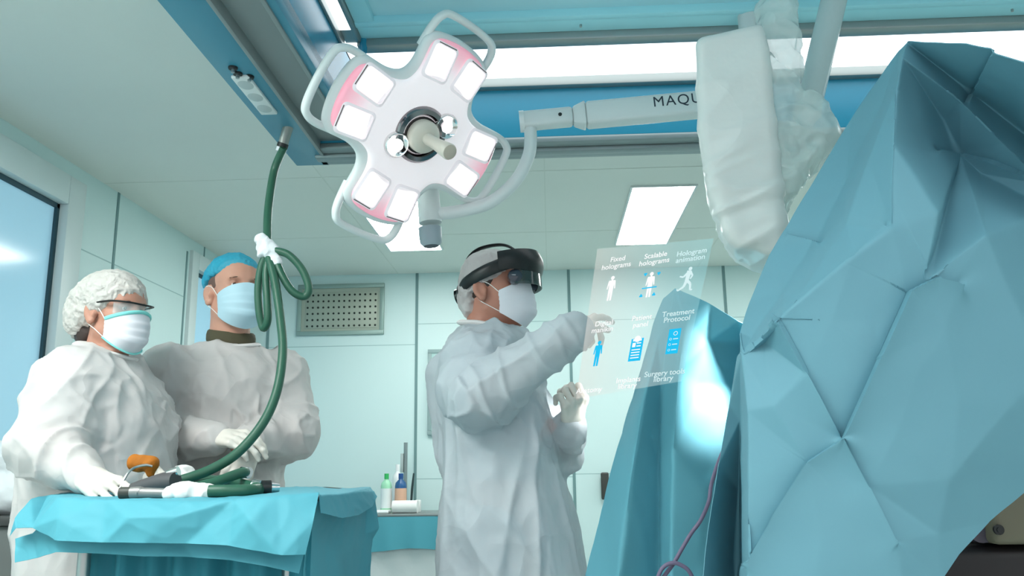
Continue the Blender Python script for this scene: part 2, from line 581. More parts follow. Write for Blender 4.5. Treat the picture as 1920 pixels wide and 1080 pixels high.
def double(bm, t):
    """second face of a cloth, t behind the first, joined along the hems"""
    bm.normal_update()
    vs, fs = list(bm.verts), list(bm.faces)
    rim = [(e.verts[0], e.verts[1], e.link_faces[0]) for e in bm.edges if e.is_boundary]
    tw = {v: bm.verts.new(v.co - v.normal * t) for v in vs}
    for f in fs: bm.faces.new([tw[v] for v in reversed(f.verts)])
    for a, b, f in rim:
        ring = list(f.verts); i = ring.index(a)
        if ring[(i + 1) % len(ring)] is not b: a, b = b, a
        bm.faces.new((b, a, tw[a], tw[b]))


def cloth(pts, outline, creases=(), sub=5, smooth=2, disp=None, t=.0016, world=False):
    """cloth from a folded net: pts (px, py, depth Y); outline and creases are index lists"""
    co2 = [V((p[0], -p[1])) for p in pts]
    edges = [(outline[i], outline[(i + 1) % len(outline)]) for i in range(len(outline))]
    for c in creases: edges += list(zip(c, c[1:]))
    vs, es, fs, ov, oe, of = delaunay_2d_cdt(co2, edges, [], 1, 1e-4)
    w3 = []
    for i, v in enumerate(vs):
        src = ov[i]
        p = pts[src[0]] if src else min(pts, key=lambda q: (q[0] - v.x) ** 2 + (q[1] + v.y) ** 2)
        w3.append(W(v.x, -v.y, p[2]))
    bm = BM(); bv = [bm.verts.new(p) for p in w3]
    for f in fs: bm.faces.new([bv[i] for i in f])
    for k in range(sub):
        bmesh.ops.subdivide_edges(bm, edges=bm.edges, cuts=1, use_grid_fill=True)
        if k == sub - 1 and smooth > 0:
            inner = [v for v in bm.verts if not v.is_boundary]
            for _ in range(smooth): bmesh.ops.smooth_vert(bm, verts=inner, factor=.5, use_axis_x=True, use_axis_y=True, use_axis_z=True)
    bmesh.ops.recalc_face_normals(bm, faces=bm.faces); bm.normal_update()
    if disp:
        nr = [v.normal.copy() for v in bm.verts]
        d = disp(np.array([v.co[:] for v in bm.verts]))
        for v, n, q in zip(bm.verts, nr, d): v.co += n * q
    if t: double(bm, t)
    return bm


def plane_hit(px, py, o, n):
    d = ray(px, py); return CAM_LOC + d * ((V(o) - CAM_LOC).dot(n) / d.dot(n))


# ================================================================== the room
def seam_box(bm, lo, hi): box(bm, lo, hi)


bm = BM(); box(bm, (XL - .1, YN, -.1), (XR + .1, YB + .1, 0)); struct('floor', bm, 'floor')
bm = BM(); box(bm, (XL - .1, YN, H), (XR + .1, YB + .1, H + .1)); ceiling = struct('ceiling', bm, 'ceil')
bm = BM()
for x in (-1.2, 0.0, 1.2, 2.4): box(bm, (x - .003, 3.2, H - .0015), (x + .003, YB, H + .01))
for y in (4.3, 5.5): box(bm, (XL, y - .003, H - .0015), (XR, y + .003, H + .01))
struct('trim_1', bm, mat('ceiling_joint', 'd6d9d1', 0.7))
ceiling['kind'] = 'structure'


def walls():
    # back wall, with flush joints between the metal panels
    bm = BM(); box(bm, (XL - .1, YB, 0), (XR + .1, YB + .1, H)); struct('wall_back', bm, 'wall')
    bm = BM()
    for x in (-2.245, -1.046, 0.172, 1.40, 2.62):
        box(bm, (x - .011, YB - .004, 0.1), (x + .011, YB + .02, H))
    struct('trim_2', bm, 'seam')
    bm = BM()
    for a, b, z in ((-2.245, -1.046, 2.07), (-1.046, 0.172, 2.235), (0.172, 1.4, 2.235), (1.4, 2.62, 2.235), (0.172, 1.4, 1.05), (-1.046, .172, 1.03)):
        box(bm, (a + .011, YB - .001, z - .003), (b - .011, YB + .02, z + .003))
    struct('trim_3', bm, mat('fine_joint', '9dbcbc', 0.6))
    bm = BM(); box(bm, (XL, YB - .012, 0), (XR, YB, .1)); struct('baseboard_back', bm, 'rail')
    # left wall with two glazed doors
    d1, d2 = (2.30, 4.10), (5.44, 6.46)
    zt = 2.57
    bm = BM()
    box(bm, (XL - .1, YN, 0), (XL, d1[0], H)); box(bm, (XL - .1, d1[1], 0), (XL, d2[0], H)); box(bm, (XL - .1, d2[1], 0), (XL, YB + .1, H))
    box(bm, (XL - .1, d1[0], zt), (XL, d1[1], H)); box(bm, (XL - .1, d2[0], zt), (XL, d2[1], H))
    struct('wall_left', bm, 'wall')
    bm = BM()
    box(bm, (XL - .02, 4.45, .1), (XL + .004, 4.472, H)); box(bm, (XL - .02, 5.66, zt + .002), (XL + .004, 5.675, H))
    box(bm, (XL - .02, 5.385, .1), (XL + .004, 5.405, zt - .02)); box(bm, (XL - .02, d2[1] + .04, .1), (XL + .004, d2[1] + .055, H))
    struct('trim_4', bm, 'seam')
    bm = BM(); box(bm, (XL - .02, d1[1], 2.235), (XL + .0015, 4.45, 2.241)); box(bm, (XL - .02, 4.472, 2.235), (XL + .0015, 5.385, 2.241))
    struct('trim_5', bm, mat('fine_joint_left', '9dbcbc', 0.6))
    bm = BM(); box(bm, (XL, d1[1], 0), (XL + .012, d2[0], .1)); struct('baseboard_left', bm, 'rail')
    for n, (a, b), jam in ((1, d1, .15), (2, d2, .11)):
        t = thing('door_%d' % n, (XL, (a + b) / 2, 0), None, None); t['kind'] = 'structure'
        bm = BM()
        box(bm, (XL - .08, a, 0), (XL + .025, a + jam, zt), .006); box(bm, (XL - .08, b - jam, 0), (XL + .025, b, zt), .006)
        box(bm, (XL - .08, a + jam, zt - jam), (XL + .025, b - jam, zt), .006)
        part('door_frame', bm, 'doorframe', t)
        bm = BM(); box(bm, (XL - .06, a + jam + .02, 0.02), (XL - .035, b - jam - .02, zt - jam - .02)); part('door_glass', bm, 'doorglass', t)
        bm = BM()
        s = .022
        box(bm, (XL - .07, a + jam, 0), (XL - .02, a + jam + s, zt - jam)); box(bm, (XL - .07, b - jam - s, 0), (XL - .02, b - jam, zt - jam))
        box(bm, (XL - .07, a + jam, zt - jam - s), (XL - .02, b - jam, zt - jam)); part('door_seal', bm, 'darkseal', t)
    # right wall
    bm = BM(); box(bm, (XR, YN, 0), (XR + .1, YB + .1, H)); struct('wall_right', bm, 'wall')
    bm = BM()
    for y in (2.0, 3.2, 4.4, 5.6): box(bm, (XR - .004, y, .1), (XR + .02, y + .02, H))
    struct('trim_6', bm, 'seam')


walls()


def ceiling_panel(x0, y0, w, l, label):
    t = thing('ceiling_light', (x0 + w / 2, y0 + l / 2, H - .012), label, 'ceiling light', 'flat ceiling light panels')
    bm = BM()
    f = .012
    box(bm, (x0 - f, y0 - f, H - .010), (x0, y0 + l + f, H + .002)); box(bm, (x0 + w, y0 - f, H - .010), (x0 + w + f, y0 + l + f, H + .002))
    box(bm, (x0, y0 - f, H - .010), (x0 + w, y0, H + .002)); box(bm, (x0, y0 + l, H - .010), (x0 + w, y0 + l + f, H + .002))
    part('frame', bm, 'whitepaint', t, smooth=False)
    bm = BM(); box(bm, (x0, y0, H - .007), (x0 + w, y0 + l, H - .001)); part('diffuser', bm, 'panel', t, smooth=False)
    return t


ceiling_panel(0.497, 4.60, .352, 1.26, 'long white ceiling light panel right of the headset wearer, above the floating menu')
ceiling_panel(-1.116, 4.60, .366, 1.27, 'white ceiling light panel partly hidden behind the surgical lamp')
ceiling_panel(-2.15, 0.1, 1.0, 1.26, 'added white fill light panel, out of view over the left of the room')  # added out of view and made wide to light the gowns
ceiling_panel(0.4, -1.1, .36, 1.26, 'added white fill light panel, out of view before the canopy')  # unseen, added to brighten people and drapes from the front
ceiling_panel(1.9, -1.1, .36, 1.26, 'added white fill light panel, out of view before the canopy, towards the right wall')  # another unseen panel added for front light
ceiling_panel(2.2, 4.6, .36, 1.26, 'white ceiling light panel near the right wall')


# ------------------------------------------------------------------ the ceiling canopy: a rectangular ring beam round a laminar-flow diffuser
def canopy():
    zb, zt = 2.2, 2.402
    x0, x1, x2, x3 = -.912, -.787, -.66, -.632         # outer edge, trough, inner strip, skirt
    X9 = 2.75                                          # right end of the ring
    y0, y1, y2 = 2.765, 2.845, 2.925                   # far beam: inner face, rail, outer face
    yn = 0.25                                          # near end
    t = thing('ceiling_canopy', (0.9, 1.7, zb), 'large blue rectangular ceiling canopy with sockets and light strips above the table', 'ceiling canopy')
    bm = BM()
    box(bm, (x0, yn, zb), (x1, y2, H - .02), .004); box(bm, (x2, yn, zb), (x3, y0 + .02, zb + .06), .002)
    part('service_beam', bm, 'ringblue', t)
    bm = BM()                                          # grey trough between the two blue strips
    box(bm, (x1, yn, zb + .03), (x2, y0 + .06, zb + .05))
    for x in (x1, x2): box(bm, (x - .006, yn, zb - .006), (x + .006, y0 + .05, zb + .035), .002)
    part('trough', bm, 'greytrough', t)
    bm = BM(); box(bm, (x3 - .012, yn, zb + .03), (x3, y0, zt + .02)); part('side_skirt', bm, 'skirt', t)
    bm = BM(); box(bm, (x1, y0, zb + .022), (X9, y0 + .02, zt + .002)); part('end_skirt', bm, 'skirt', t)
    bm = BM()                                          # far rail, three profiled lips
    box(bm, (x1 - .03, y0 - .004, zb), (X9, y0 + .05, zb + .022), .006); box(bm, (x1 - .03, y0 + .054, zb - .012), (X9, y0 + .105, zb + .02), .008)
    box(bm, (x1 - .03, y0 + .108, zb), (X9, y2, zb + .05), .006); box(bm, (x1, y0 + .03, zb + .02), (X9, y2 - .02, H - .02))
    part('end_rail', bm, 'rail', t)
    bm = BM()                                          # upper lip of the end skirt
    box(bm, (x3, y0 - .03, zt - .004), (X9, y0 + .01, zt + .03), .003); part('skirt_lip', bm, 'alu', t)
    bm = BM()
    box(bm, (x3, y0 - .012, zt + .028), (X9, 2.455, zt + .04)); o = part('light_strip', bm, 'strip', t, smooth=False); o['label'] = 'bright white strip along the far side'
    bm = BM()
    box(bm, (-.622, 1.0, zt + .028), (-.575, 2.37, zt + .04)); o = part('light_strip', bm, 'strip', t, smooth=False); o['label'] = 'bright white strip along the left side'
    bm = BM()
    box(bm, (-.632, yn, zt + .005), (-.622, 2.44, zt + .05), .002); box(bm, (-.575, yn, zt), (-.560, 2.44, zt + .05), .002); box(bm, (-.622, 2.37, zt + .03), (-.575, 2.455, zt + .05))
    part('strip_rail', bm, 'alu', t)
    bm = BM(); box(bm, (-.575, 2.40, zt - .012), (X9, 2.452, zt + .05), .006); part('diffuser_rail', bm, 'alu', t)
    bm = BM()                                          # pale frame lines round the diffuser sheet
    box(bm, (-.56, 2.325, zt + .012), (X9, 2.40, zt + .05), .004); box(bm, (-.56, 2.295, zt + .005), (X9, 2.322, zt + .05), .004)
    box(bm, (-.56, .72, zt + .01), (-.50, 2.32, zt + .05), .004); part('diffuser_frame', bm, 'dframe', t)
    bm = BM(); box(bm, (-.50, .72, zt + .03), (X9, 2.31, zt + .06)); part('diffuser', bm, 'diffuser', t)
    for x in (.12, .9, 1.4):
        bm = BM(); cyl(bm, (x, 2.36, zt + .005), (x, 2.36, zt + .03), .004, seg=10); part('screw', bm, 'steel', t)
    bm = BM(); cyl(bm, (-.555, 2.405, zt - .03), (-.555, 2.405, zt + .06), .012, seg=14); part('corner_post', bm, 'skirt', t)
    strip_fill = emat('fill_strip_glow', 'fbfffd', 9.0)  # stronger glow for an unseen strip added to light the gown fronts
    bm = BM(); box(bm, (x3 + .06, yn + .16, zt + .028), (.55, yn + .42, zt + .029)); o = part('near_fill_strip', bm, strip_fill, t, smooth=False)  # added fill, cut short to keep its light off the big drape
    # near and right closing beams (beyond the frame, they carry the ring)
    bm = BM(); box(bm, (x1, yn, zb), (X9, yn + .12, H - .02)); box(bm, (X9, yn, zb), (X9 + .12, y2, H - .02)); part('closing_beam', bm, 'ringblue', t)
    bm = BM(); box(bm, (x3, yn + .12, zt + .055), (X9, y0, zt + .075)); part('cover_plate', bm, 'rail', t)
    # white pipe along the outside corner
    # sockets on the underside of the left beam
    xm = (x0 + x1) / 2 - .005
    p = V((WZ(484, 178, zb).x, WZ(484, 178, zb).y, zb))
    t2 = thing('socket_block', (xm, p.y, zb), 'white block of three wall sockets under the left blue beam', 'socket block')
    bm = BM(); box(bm, (xm - .026, p.y - .135, zb - .010), (xm + .026, p.y + .125, zb + .001), .004); part('plate', bm, 'whiteplastic', t2)
    for k in (-1, 0, 1):
        bm = BM(); lathe(bm, [(0, -.013), (.018, -.013), (.022, -.010), (.022, -.0065)], (xm, p.y - .005 + k * .082, zb), seg=20)
        bmesh.ops.scale(bm, vec=(1, 1.3, 1), verts=bm.verts, space=Matrix.Translation((-xm, -(p.y - .005 + k * .082), 0)))
        part('socket', bm, mat('socket_grey', 'b9c3c3', .5), t2)
    lab = {0: 'black earth terminal on the blue beam, outer one farthest from the white sockets',
           1: 'black earth terminal on the blue beam, outer one next to the white sockets',
           2: 'black earth terminal on the blue beam, inner one beside the white sockets'}
    for k, (dx, py) in enumerate(((-.032, (437, 126)), (-.024, (446, 137)), (.018, (468, 143)))):
        q = WZ(*py, zb)
        g = thing('earth_terminal', (q.x, q.y, zb), lab[k], 'terminal', 'earth terminals')
        bm = BM(); lathe(bm, [(0, -.006), (.012, -.006), (.013, -.003), (.013, .001)], (q.x, q.y, zb), seg=18); part('ring', bm, 'black', g)
        bm = BM(); cyl(bm, (q.x, q.y, zb - .016), (q.x, q.y, zb - .005), .0055, seg=12); part('pin', bm, 'steel', g)


canopy()


# ------------------------------------------------------------------ back wall fittings
def vent_grille():
    a, b = W(560, 535, YB), W(720, 627, YB)
    x0, x1, z0, z1 = a.x, b.x, b.z, a.z
    y = YB
    t = thing('vent_grille', ((x0 + x1) / 2, y, z0), 'grey rectangular perforated air vent high on the back wall', 'vent grille')
    bm = BM(); f = .035
    for lo, hi in (((x0, z0), (x1, z0 + f)), ((x0, z1 - f), (x1, z1)), ((x0, z0 + f), (x0 + f, z1 - f)), ((x1 - f, z0 + f), (x1, z1 - f))):
        box(bm, (lo[0], y - .022, lo[1]), (hi[0], y, hi[1]), .004)
    part('frame', bm, mat('vent_frame', '8fa6a0', .45, .3), t)
    bm = BM(); box(bm, (x0 + f, y - .010, z0 + f), (x1 - f, y, z1 - f))
    box(bm, (x0 + f + .03, y - .015, z0 + f + .02), (x1 - f - .02, y - .004, z1 - f - .03), .004)
    part('plate', bm, mat('vent_plate', 'a3ab9e', .5, .3), t)
    bm = BM()
    nx, nz = 14, 6
    for i in range(nx):
        for j in range(nz):
            cx = x0 + .085 + (x1 - x0 - .155) * i / (nx - 1); cz = z0 + .075 + (z1 - z0 - .165) * j / (nz - 1)
            cyl(bm, (cx, y - .0165, cz), (cx, y - .004, cz), .0085, seg=10)
    part('perforation', bm, 'hole', t)


vent_grille()


def wall_hatch():
    a, b = W(803, 656, YB), W(850, 815, YB)
    x0, x1, z0, z1 = a.x, a.x + .42, b.z, a.z
    t = thing('wall_cabinet', ((x0 + x1) / 2, YB, z0), 'pale green flush wall cabinet behind the headset wearer', 'wall cabinet')
    bm = BM(); f = .03
    for lo, hi in (((x0, z0), (x1, z0 + f)), ((x0, z1 - f), (x1, z1)), ((x0, z0 + f), (x0 + f, z1 - f)), ((x1 - f, z0 + f), (x1, z1 - f))):
        box(bm, (lo[0], YB - .03, lo[1]), (hi[0], YB, hi[1]), .003)
    part('frame', bm, mat('hatch_frame', '93a9a9', .5), t)
    bm = BM(); box(bm, (x0 + f, YB - .022, z0 + f), (x1 - f, YB, z1 - f)); part('door', bm, mat('hatch_door', 'b2d2cf', .45), t)
    bm = BM(); cyl(bm, (x0 + .075, YB - .03, z1 - .09), (x0 + .075, YB - .02, z1 - .09), .010, seg=12); part('lock', bm, 'black', t)


wall_hatch()


def wall_handle():
    p = W(1134, 911, YB)
    t = thing('door_pull', (p.x, YB, p.z - .1), 'dark oblong pull handle on the back wall beside the far blue sheet', 'handle')
    bm = BM(); box(bm, (p.x - .03, YB - .05, p.z - .1), (p.x + .03, YB - .03, p.z + .1), .012, 3); part('grip', bm, mat('handle_dark', '3d3f3c', .4), t)
    for dz in (-.055, .055):
        bm = BM(); box(bm, (p.x - .015, YB - .035, p.z + dz - .015), (p.x + .015, YB, p.z + dz + .015)); part('bracket', bm, 'black', t)


wall_handle()


# ================================================================== people
def unit(v): return V(v).normalized()


class Head:
    """head frame: f forward, l to the person's left, u up; origin between the ears"""
    def __init__(s, o, f, tilt=0.0, sc=1.0, roll=0.0):
        f = unit((f[0], f[1], 0)); l = V((0, 0, 1)).cross(f)
        q = Matrix.Rotation(-tilt, 3, l)
        f2 = q @ f; u2 = q @ V((0, 0, 1))
        q = Matrix.Rotation(roll, 3, f2)
        s.f, s.l, s.u = f2, q @ l, q @ u2
        s.o, s.sc = V(o), sc
        s.R = [[s.f[i], s.l[i], s.u[i]] for i in range(3)]

    def p(s, x, y, z): return s.o + (s.f * x + s.l * y + s.u * z) * s.sc

    def local(s, P):
        d = P - np.array(s.o); R = np.array(s.R)
        return d @ R / s.sc


def add_head(g, h, neck_to=None, nr=.056):
    c = h.sc; E = lambda p, r, k=.02, op='u', R=None: g.ell(h.p(*p), [x * c for x in r], k * c, R or h.R, op)
    K = lambda a, b, ra, rb, k=.015, op='u': g.cap(h.p(*a), h.p(*b), ra * c, rb * c, k * c, op)
    E((-.004, 0, .045), (.098, .076, .086)); E((.038, 0, -.018), (.062, .062, .082), .03)
    E((.052, 0, .055), (.050, .060, .055), .03)
    for s in (1, -1):
        K((.004, s * .050, -.052), (.078, s * .014, -.098), .020, .016, .03)
        E((.060, s * .044, -.012), (.030, .024, .022), .02)
        K((.086, s * .040, .043), (.097, s * .012, .040), .0095, .010, .012)
    E((.084, 0, -.096), (.018, .020, .018), .02)
    for s in (1, -1): E((.099, s * .032, .020), (.017, .019, .014), .016, 's')
    K((.096, 0, .030), (.121, 0, -.024), .0085, .0115, .012); E((.112, 0, -.030), (.013, .017, .009), .01)
    for s in (1, -1): E((.106, s * .013, -.029), (.010, .007, .008), .006)
    E((.094, 0, -.060), (.013, .024, .008), .012); E((.091, 0, -.071), (.013, .021, .008), .010)
    for s in (1, -1):                               # eyelids
        for a, b, zz in ((.019, .034, .0295), (.034, .046, .0290)): K((.087 - (.003 if a < .03 else .0), s * a, zz - .003), (.087 if b < .04 else .079, s * b, zz - (.002 if b < .04 else .006)), .0050, .0044, .005)
        K((.083, s * .021, .0135), (.080, s * .043, .0130), .0038, .0034, .006)
    for s in (1, -1):                               # ears
        R = Matrix((h.f, h.l * s, h.u)).transposed() @ Matrix.Rotation(math.radians(-22), 3, 'Z') @ Matrix.Rotation(math.radians(-12), 3, 'Y')
        RR = [[R[i][j] for j in range(3)] for i in range(3)]
        E((-.008, s * .082, .002), (.023, .0085, .034), .006, 'u', RR)
        E((-.002, s * .084, -.026), (.012, .007, .012), .008, 'u', RR)
        E((-.002, s * .091, .003), (.013, .008, .022), .006, 's', RR)
        E((.008, s * .082, -.004), (.007, .008, .010), .004, 'u', RR)
    if neck_to is not None:
        g.cap(h.p(-.022, 0, -.045), neck_to, nr * c, nr * c * 1.08, .03 * c)
        g.cap(h.p(.035, 0, -.085), V(neck_to) + (h.f * .03), .030 * c, .034 * c, .03 * c)


def add_eyes(h, parent):
    for s in (1, -1):
        bm = BM(); ell(bm, h.p(.0795, s * .032, .0210), (.0112 * h.sc,) * 3); e = part('eye', bm, 'eyewhite', parent, sharp=None)
        bm = BM(); ell(bm, h.p(.0865, s * .032, .0208), (.0066 * h.sc,) * 3, seg=14); part('iris', bm, 'iris', e, sharp=None)
        bm = BM(); tube(bm, [h.p(.099, s * .013, .037), h.p(.0985, s * .028, .043), h.p(.089, s * .049, .039)], [.003, .005, .0025], seg=8, flat=.6, up=h.f)
        part('eyebrow', bm, 'brow', parent)


FING = [(.036, .094, (.044, .026, .022)), (.012, .098, (.049, .030, .024)), (-.012, .094, (.045, .028, .023)), (-.034, .086, (.036, .021, .020))]


def hand_pts(wr, d, n, side, curl, thumb=(.35, .5), spread=0.0, sc=1.0):
    """wr wrist point, d towards the fingers, n out of the back of the hand; side +1 thumb on (d x n) side. Returns list of (a,b,ra,rb)"""
    d = unit(d); n = V(n); n = (n - d * n.dot(d)).normalized(); t = d.cross(n) * side
    wr = V(wr); S = []
    for i, (off, ln, seg) in enumerate(FING):
        base = wr + (d * ln + t * off) * sc
        S.append((wr + t * off * .45 * sc, base, .0150 * sc, .0125 * sc))
        c = curl[i] if hasattr(curl, '__len__') else curl
        c = c if hasattr(c, '__len__') else (c, c * 1.1, c * .8)
        dd = (d + t * spread * (1.5 - i) * .5).normalized(); a = base; ang = 0
        for j, L in enumerate(seg):
            ang += c[j]
            q = (dd * math.cos(ang) - n * math.sin(ang)).normalized()
            b = a + q * L * sc
            S.append((a, b, (.0098 - .0008 * j) * sc, (.0092 - .0010 * j) * sc)); a = b
    tb = wr + (d * .028 + t * .030 - n * .006) * sc
    S.append((wr + t * .012 * sc, tb, .016 * sc, .0150 * sc))
    q = (d * math.cos(thumb[0]) + t * math.sin(thumb[0]) - n * .25).normalized()
    m1 = tb + q * .036 * sc
    S.append((tb, m1, .0135 * sc, .0112 * sc))
    q2 = (q * math.cos(thumb[1]) - t * math.sin(thumb[1]) * .6 - n * math.sin(thumb[1]) * .7).normalized()
    m2 = m1 + q2 * .030 * sc; S.append((m1, m2, .0110 * sc, .0100 * sc))
    m3 = m2 + (q2 * .9 - n * .25).normalized() * .024 * sc; S.append((m2, m3, .0102 * sc, .0085 * sc))
    return S


def glove(name, S, parent, cuff_to=None, label=None, cr=.034):
    P = np.array([p[:] for s in S for p in s[:2]] + ([list(cuff_to)] if cuff_to is not None else []))
    g = SDF(P.min(0) - .05, P.max(0) + .05, .0026)
    for i, (a, b, ra, rb) in enumerate(S): g.cap(a, b, ra, rb, .007 if i else .01)
    if cuff_to is not None:
        w = V(S[0][0]); w2 = (V(S[0][0]) + V(S[9][0])) / 2
        g.cap(w2, cuff_to, .027, cr, .02)
    o = sdf_obj(name, g, 'glove', parent, 1, disp=lambda X: vnoise(X, 60, 3) * .0012 + ridges(X, (28, 28, 28), 5) * .0007)
    if label: o['label'] = label
    return o


def mask_obj(h, parent, m, drop=0.0, trim=None, top=.012):
    """pleated mask in the head frame"""
    def fn(u, v):
        a = (u * 2 - 1)                             # across, -1..1
        s = abs(a)
        zt = top + .008 - .030 * s ** 1.5
        zb = -.128 + .048 * s ** 1.7
        z = zt + (zb - zt) * v
        xc = .132 + .012 * math.sin(v * PI) - .008 * v * v - .026 * max(0, v - .76) / .24      # centre ridge
        xe = .052 - .010 * v
        x = xc + (xe - xc) * s ** 2.1
        y = .074 * math.sin(min(1, s) * PI / 2 * .98) ** 1.0 * (1 - .10 * v) * (1 if a > 0 else -1)
        pl = 0
        for q in (.26, .45, .64): pl += .0050 / (1 + math.exp(-(v - q) * 90)) * (1 - .55 * s) - .0050 * v * (1 - .55 * s) * .9
        x += pl + .0016 * noise.noise((a * 3, v * 4, h.o.x * 9))
        return h.p(x, y, z)
    bm = BM(); grid(bm, fn, 34, 40); thicken(bm, .0022)
    o = part('mask', bm, m, parent, sharp=70)
    if trim:
        bm = BM()
        tube(bm, [h.p(0, 0, 0) + (fn(u / 16, .03) - h.o) * 1.012 for u in range(17)], .0055, seg=8, n=2, flat=.5, up=h.u)
        tube(bm, [h.p(0, 0, 0) + (fn(u / 16, .97) - h.o) * 1.012 for u in range(17)], .0050, seg=8, n=2, flat=.5)
        part('edging', bm, trim, o)
    for s, u in ((1, 1.0), (-1, 0.0)):
        bm = BM(); tube(bm, [fn(u, .06), h.p(.02, s * .080, .018), h.p(-.012, s * .088, .028), h.p(-.030, s * .086, .006)], .0013, seg=6)
        tube(bm, [fn(u, .94), h.p(.012, s * .074, -.052), h.p(-.012, s * .084, -.032), h.p(-.030, s * .086, .006)], .0013, seg=6)
        part('ear_loop', bm, 'loop', o)
    return o


def limb_dist(P, segs):
    d = np.full(len(P), 9.0); T = np.zeros(len(P)); A = np.zeros((len(P), 3))
    off = 0
    for a, b in segs:
        a, b = np.array(a), np.array(b); ab = b - a; L = np.linalg.norm(ab)
        t = np.clip((P - a) @ ab / L ** 2, 0, 1)
        q = np.linalg.norm(P - a - t[:, None] * ab, axis=1); m = q < d
        d[m] = q[m]; T[m] = off + t[m] * L; A[m] = ab / L; off += L
    return d, T, A


def gown_folds(arms, amp=1.0, seed=0.0, vert=(8, 8, 1.5)):
    """long hanging folds on the body, rings and diagonal creases on the sleeves"""
    def f(P):
        D = np.zeros(len(P)); wts = np.zeros(len(P))
        for segs in arms:
            d, T, A = limb_dist(P, segs)
            w = np.clip((.17 - d) / .06, 0, 1)
            tw = P + A * (.04 * vnoise(P, 7, seed + 2))[:, None]
            along = np.einsum('ij,ij->i', tw, A)[:, None] * A
            Q = tw - .55 * (tw - along) + along * .35          # creases run across the sleeve
            lon = tw - .72 * along                             # creases run along the sleeve
            sl = (.0085 * fold(Q, 9, seed + 1) + .0075 * fold(lon, 12, seed + 12) + .0040 * crumple(P, 13, seed + 4) + .007 * vnoise(P, 6, seed + 3))
            better = w > wts
            D = np.where(better, sl, D); wts = np.maximum(wts, w)
        S = np.stack([P[:, 0], P[:, 1], P[:, 2] + .25 * P[:, 0]], 1)
        U = np.stack([P[:, 0] + .35 * P[:, 2], P[:, 1], P[:, 2] * .35 - .1 * P[:, 0]], 1)
        body = (.011 * fold(P, vert, seed + 5) + .007 * fold(U, (8, 8, 5), seed + 15) + .006 * vnoise(P, 5, seed + 6) + .0055 * crumple(S, (8, 8, 3.6), seed + 7) + .003 * crumple(S, (16, 16, 10), seed + 8))
        return amp * (D * wts + body * (1 - wts))
    return f


def cap_obj(name, h, m, c, r, cutp, cutn, parent, lo, hi, seed, crump=.006, extra=(), label=None, fscale=26, post=()):
    """gathered bouffant cap with an elastic edge"""
    P = [h.p(*lo), h.p(*hi)]
    rad = max(r) * 1.5
    g = SDF(np.array(h.o) - .2, np.array(h.o) + .22, .0036)
    g.ell(h.p(*c), [x * h.sc for x in r], .02, h.R)
    for ec, er in extra: g.ell(h.p(*ec), [x * h.sc for x in er], .04, h.R)
    g.cut(h.p(*cutp), (h.f * cutn[0] + h.l * cutn[1] + h.u * cutn[2]), .012)
    for ec, er in post: g.ell(h.p(*ec), [x * h.sc for x in er], .03, h.R)
    def dsp(X):
        L = h.local(X)
        edge = ((L - np.array(cutp)) @ np.array(unit(cutn)))
        near = np.clip(1 - np.abs(edge) / .03, 0, 1)
        return crump * (ridges(X, (fscale,) * 3, seed) * .6 + vnoise(X, fscale * .45, seed + 3) * .9 + ridges(X, (fscale * 2.2,) * 3, seed + 5) * .35 * (1 + near)) - .004 * near
    o = sdf_obj(name, g, m, parent, 2, disp=dsp)
    if label: o['label'] = label
    return o


def hair_obj(h, m, parent, grow=.004, cuts=(), name='hair', extra=()):
    g = SDF(np.array(h.o) - .18, np.array(h.o) + .2, .004)
    g.ell(h.p(-.006, 0, .043), [(.098 + grow) * h.sc, (.076 + grow) * h.sc, (.088 + grow) * h.sc], .02, h.R)
    for c, r in extra: g.ell(h.p(*c), [x * h.sc for x in r], .02, h.R)
    for o, n in cuts: g.cut(h.p(*o), h.f * n[0] + h.l * n[1] + h.u * n[2], .01)
    return sdf_obj(name, g, m, parent, 2, disp=lambda X: ridges(X, (60, 60, 30), 2) * .0012)


def legs(g, px, py, f, span=.10, hip=.92):
    l = V((-f[1], f[0], 0))
    for s in (1, -1):
        a = V((px, py, hip)) + l * s * span; k = V((px, py, .50)) + l * s * span + V(f) * .02; an = V((px, py, .09)) + l * s * span
        g.cap(a, k, .085, .058, .03); g.cap(k, an, .055, .040, .03)
        g.cap(an + V((0, 0, -.035)) - V(f) * .03, an + V((0, 0, -.045)) + V(f) * .15, .045, .038, .03)


def scrubs(col, torso, arms, f, hipxy, parent, lo, hi, neck):
    """shirt and trousers, seen faintly through the gown"""
    g = SDF(lo, hi, .007)
    g.loft([(z, cx, cy, rx + .012, ry + .012) for z, cx, cy, rx, ry in torso if z > .5], .03)
    for a, e, w in arms: g.cap(a, V(a).lerp(V(e), .62), .072, .062, .05)
    l = V((-f[1], f[0], 0))
    for s in (1, -1):
        a = V((hipxy[0], hipxy[1], .92)) + l * s * .10
        g.cap(a, V((hipxy[0], hipxy[1], .12)) + l * s * .10, .10, .065, .03)
    g.cap(V(neck) + V((0, 0, -.03)), V(neck) + V((0, 0, .08)), .066, .075, .01, 's')
    return sdf_obj('scrubs', g, mat('scrubs_' + col, col, .8), parent, 2, disp=lambda X: .003 * vnoise(X, 9, 2))


def body_mesh(name, h, m, parent, neck, torso, arms, hands, f, hipxy, nr=.056, lo=None, hi=None):
    g = SDF(lo, hi, .0045)
    add_head(g, h, neck, nr)
    g.loft(torso, .05)
    for (a, e, w), S in zip(arms, hands):
        g.cap(a, e, .055, .042, .04); g.cap(e, w, .042, .027, .02)
        for q in S: g.cap(q[0], q[1], q[2] * .80, q[3] * .80, .006)
    legs(g, hipxy[0], hipxy[1], f)
    return sdf_obj(name, g, m, parent, 1, base=(hipxy[0], hipxy[1], 0))


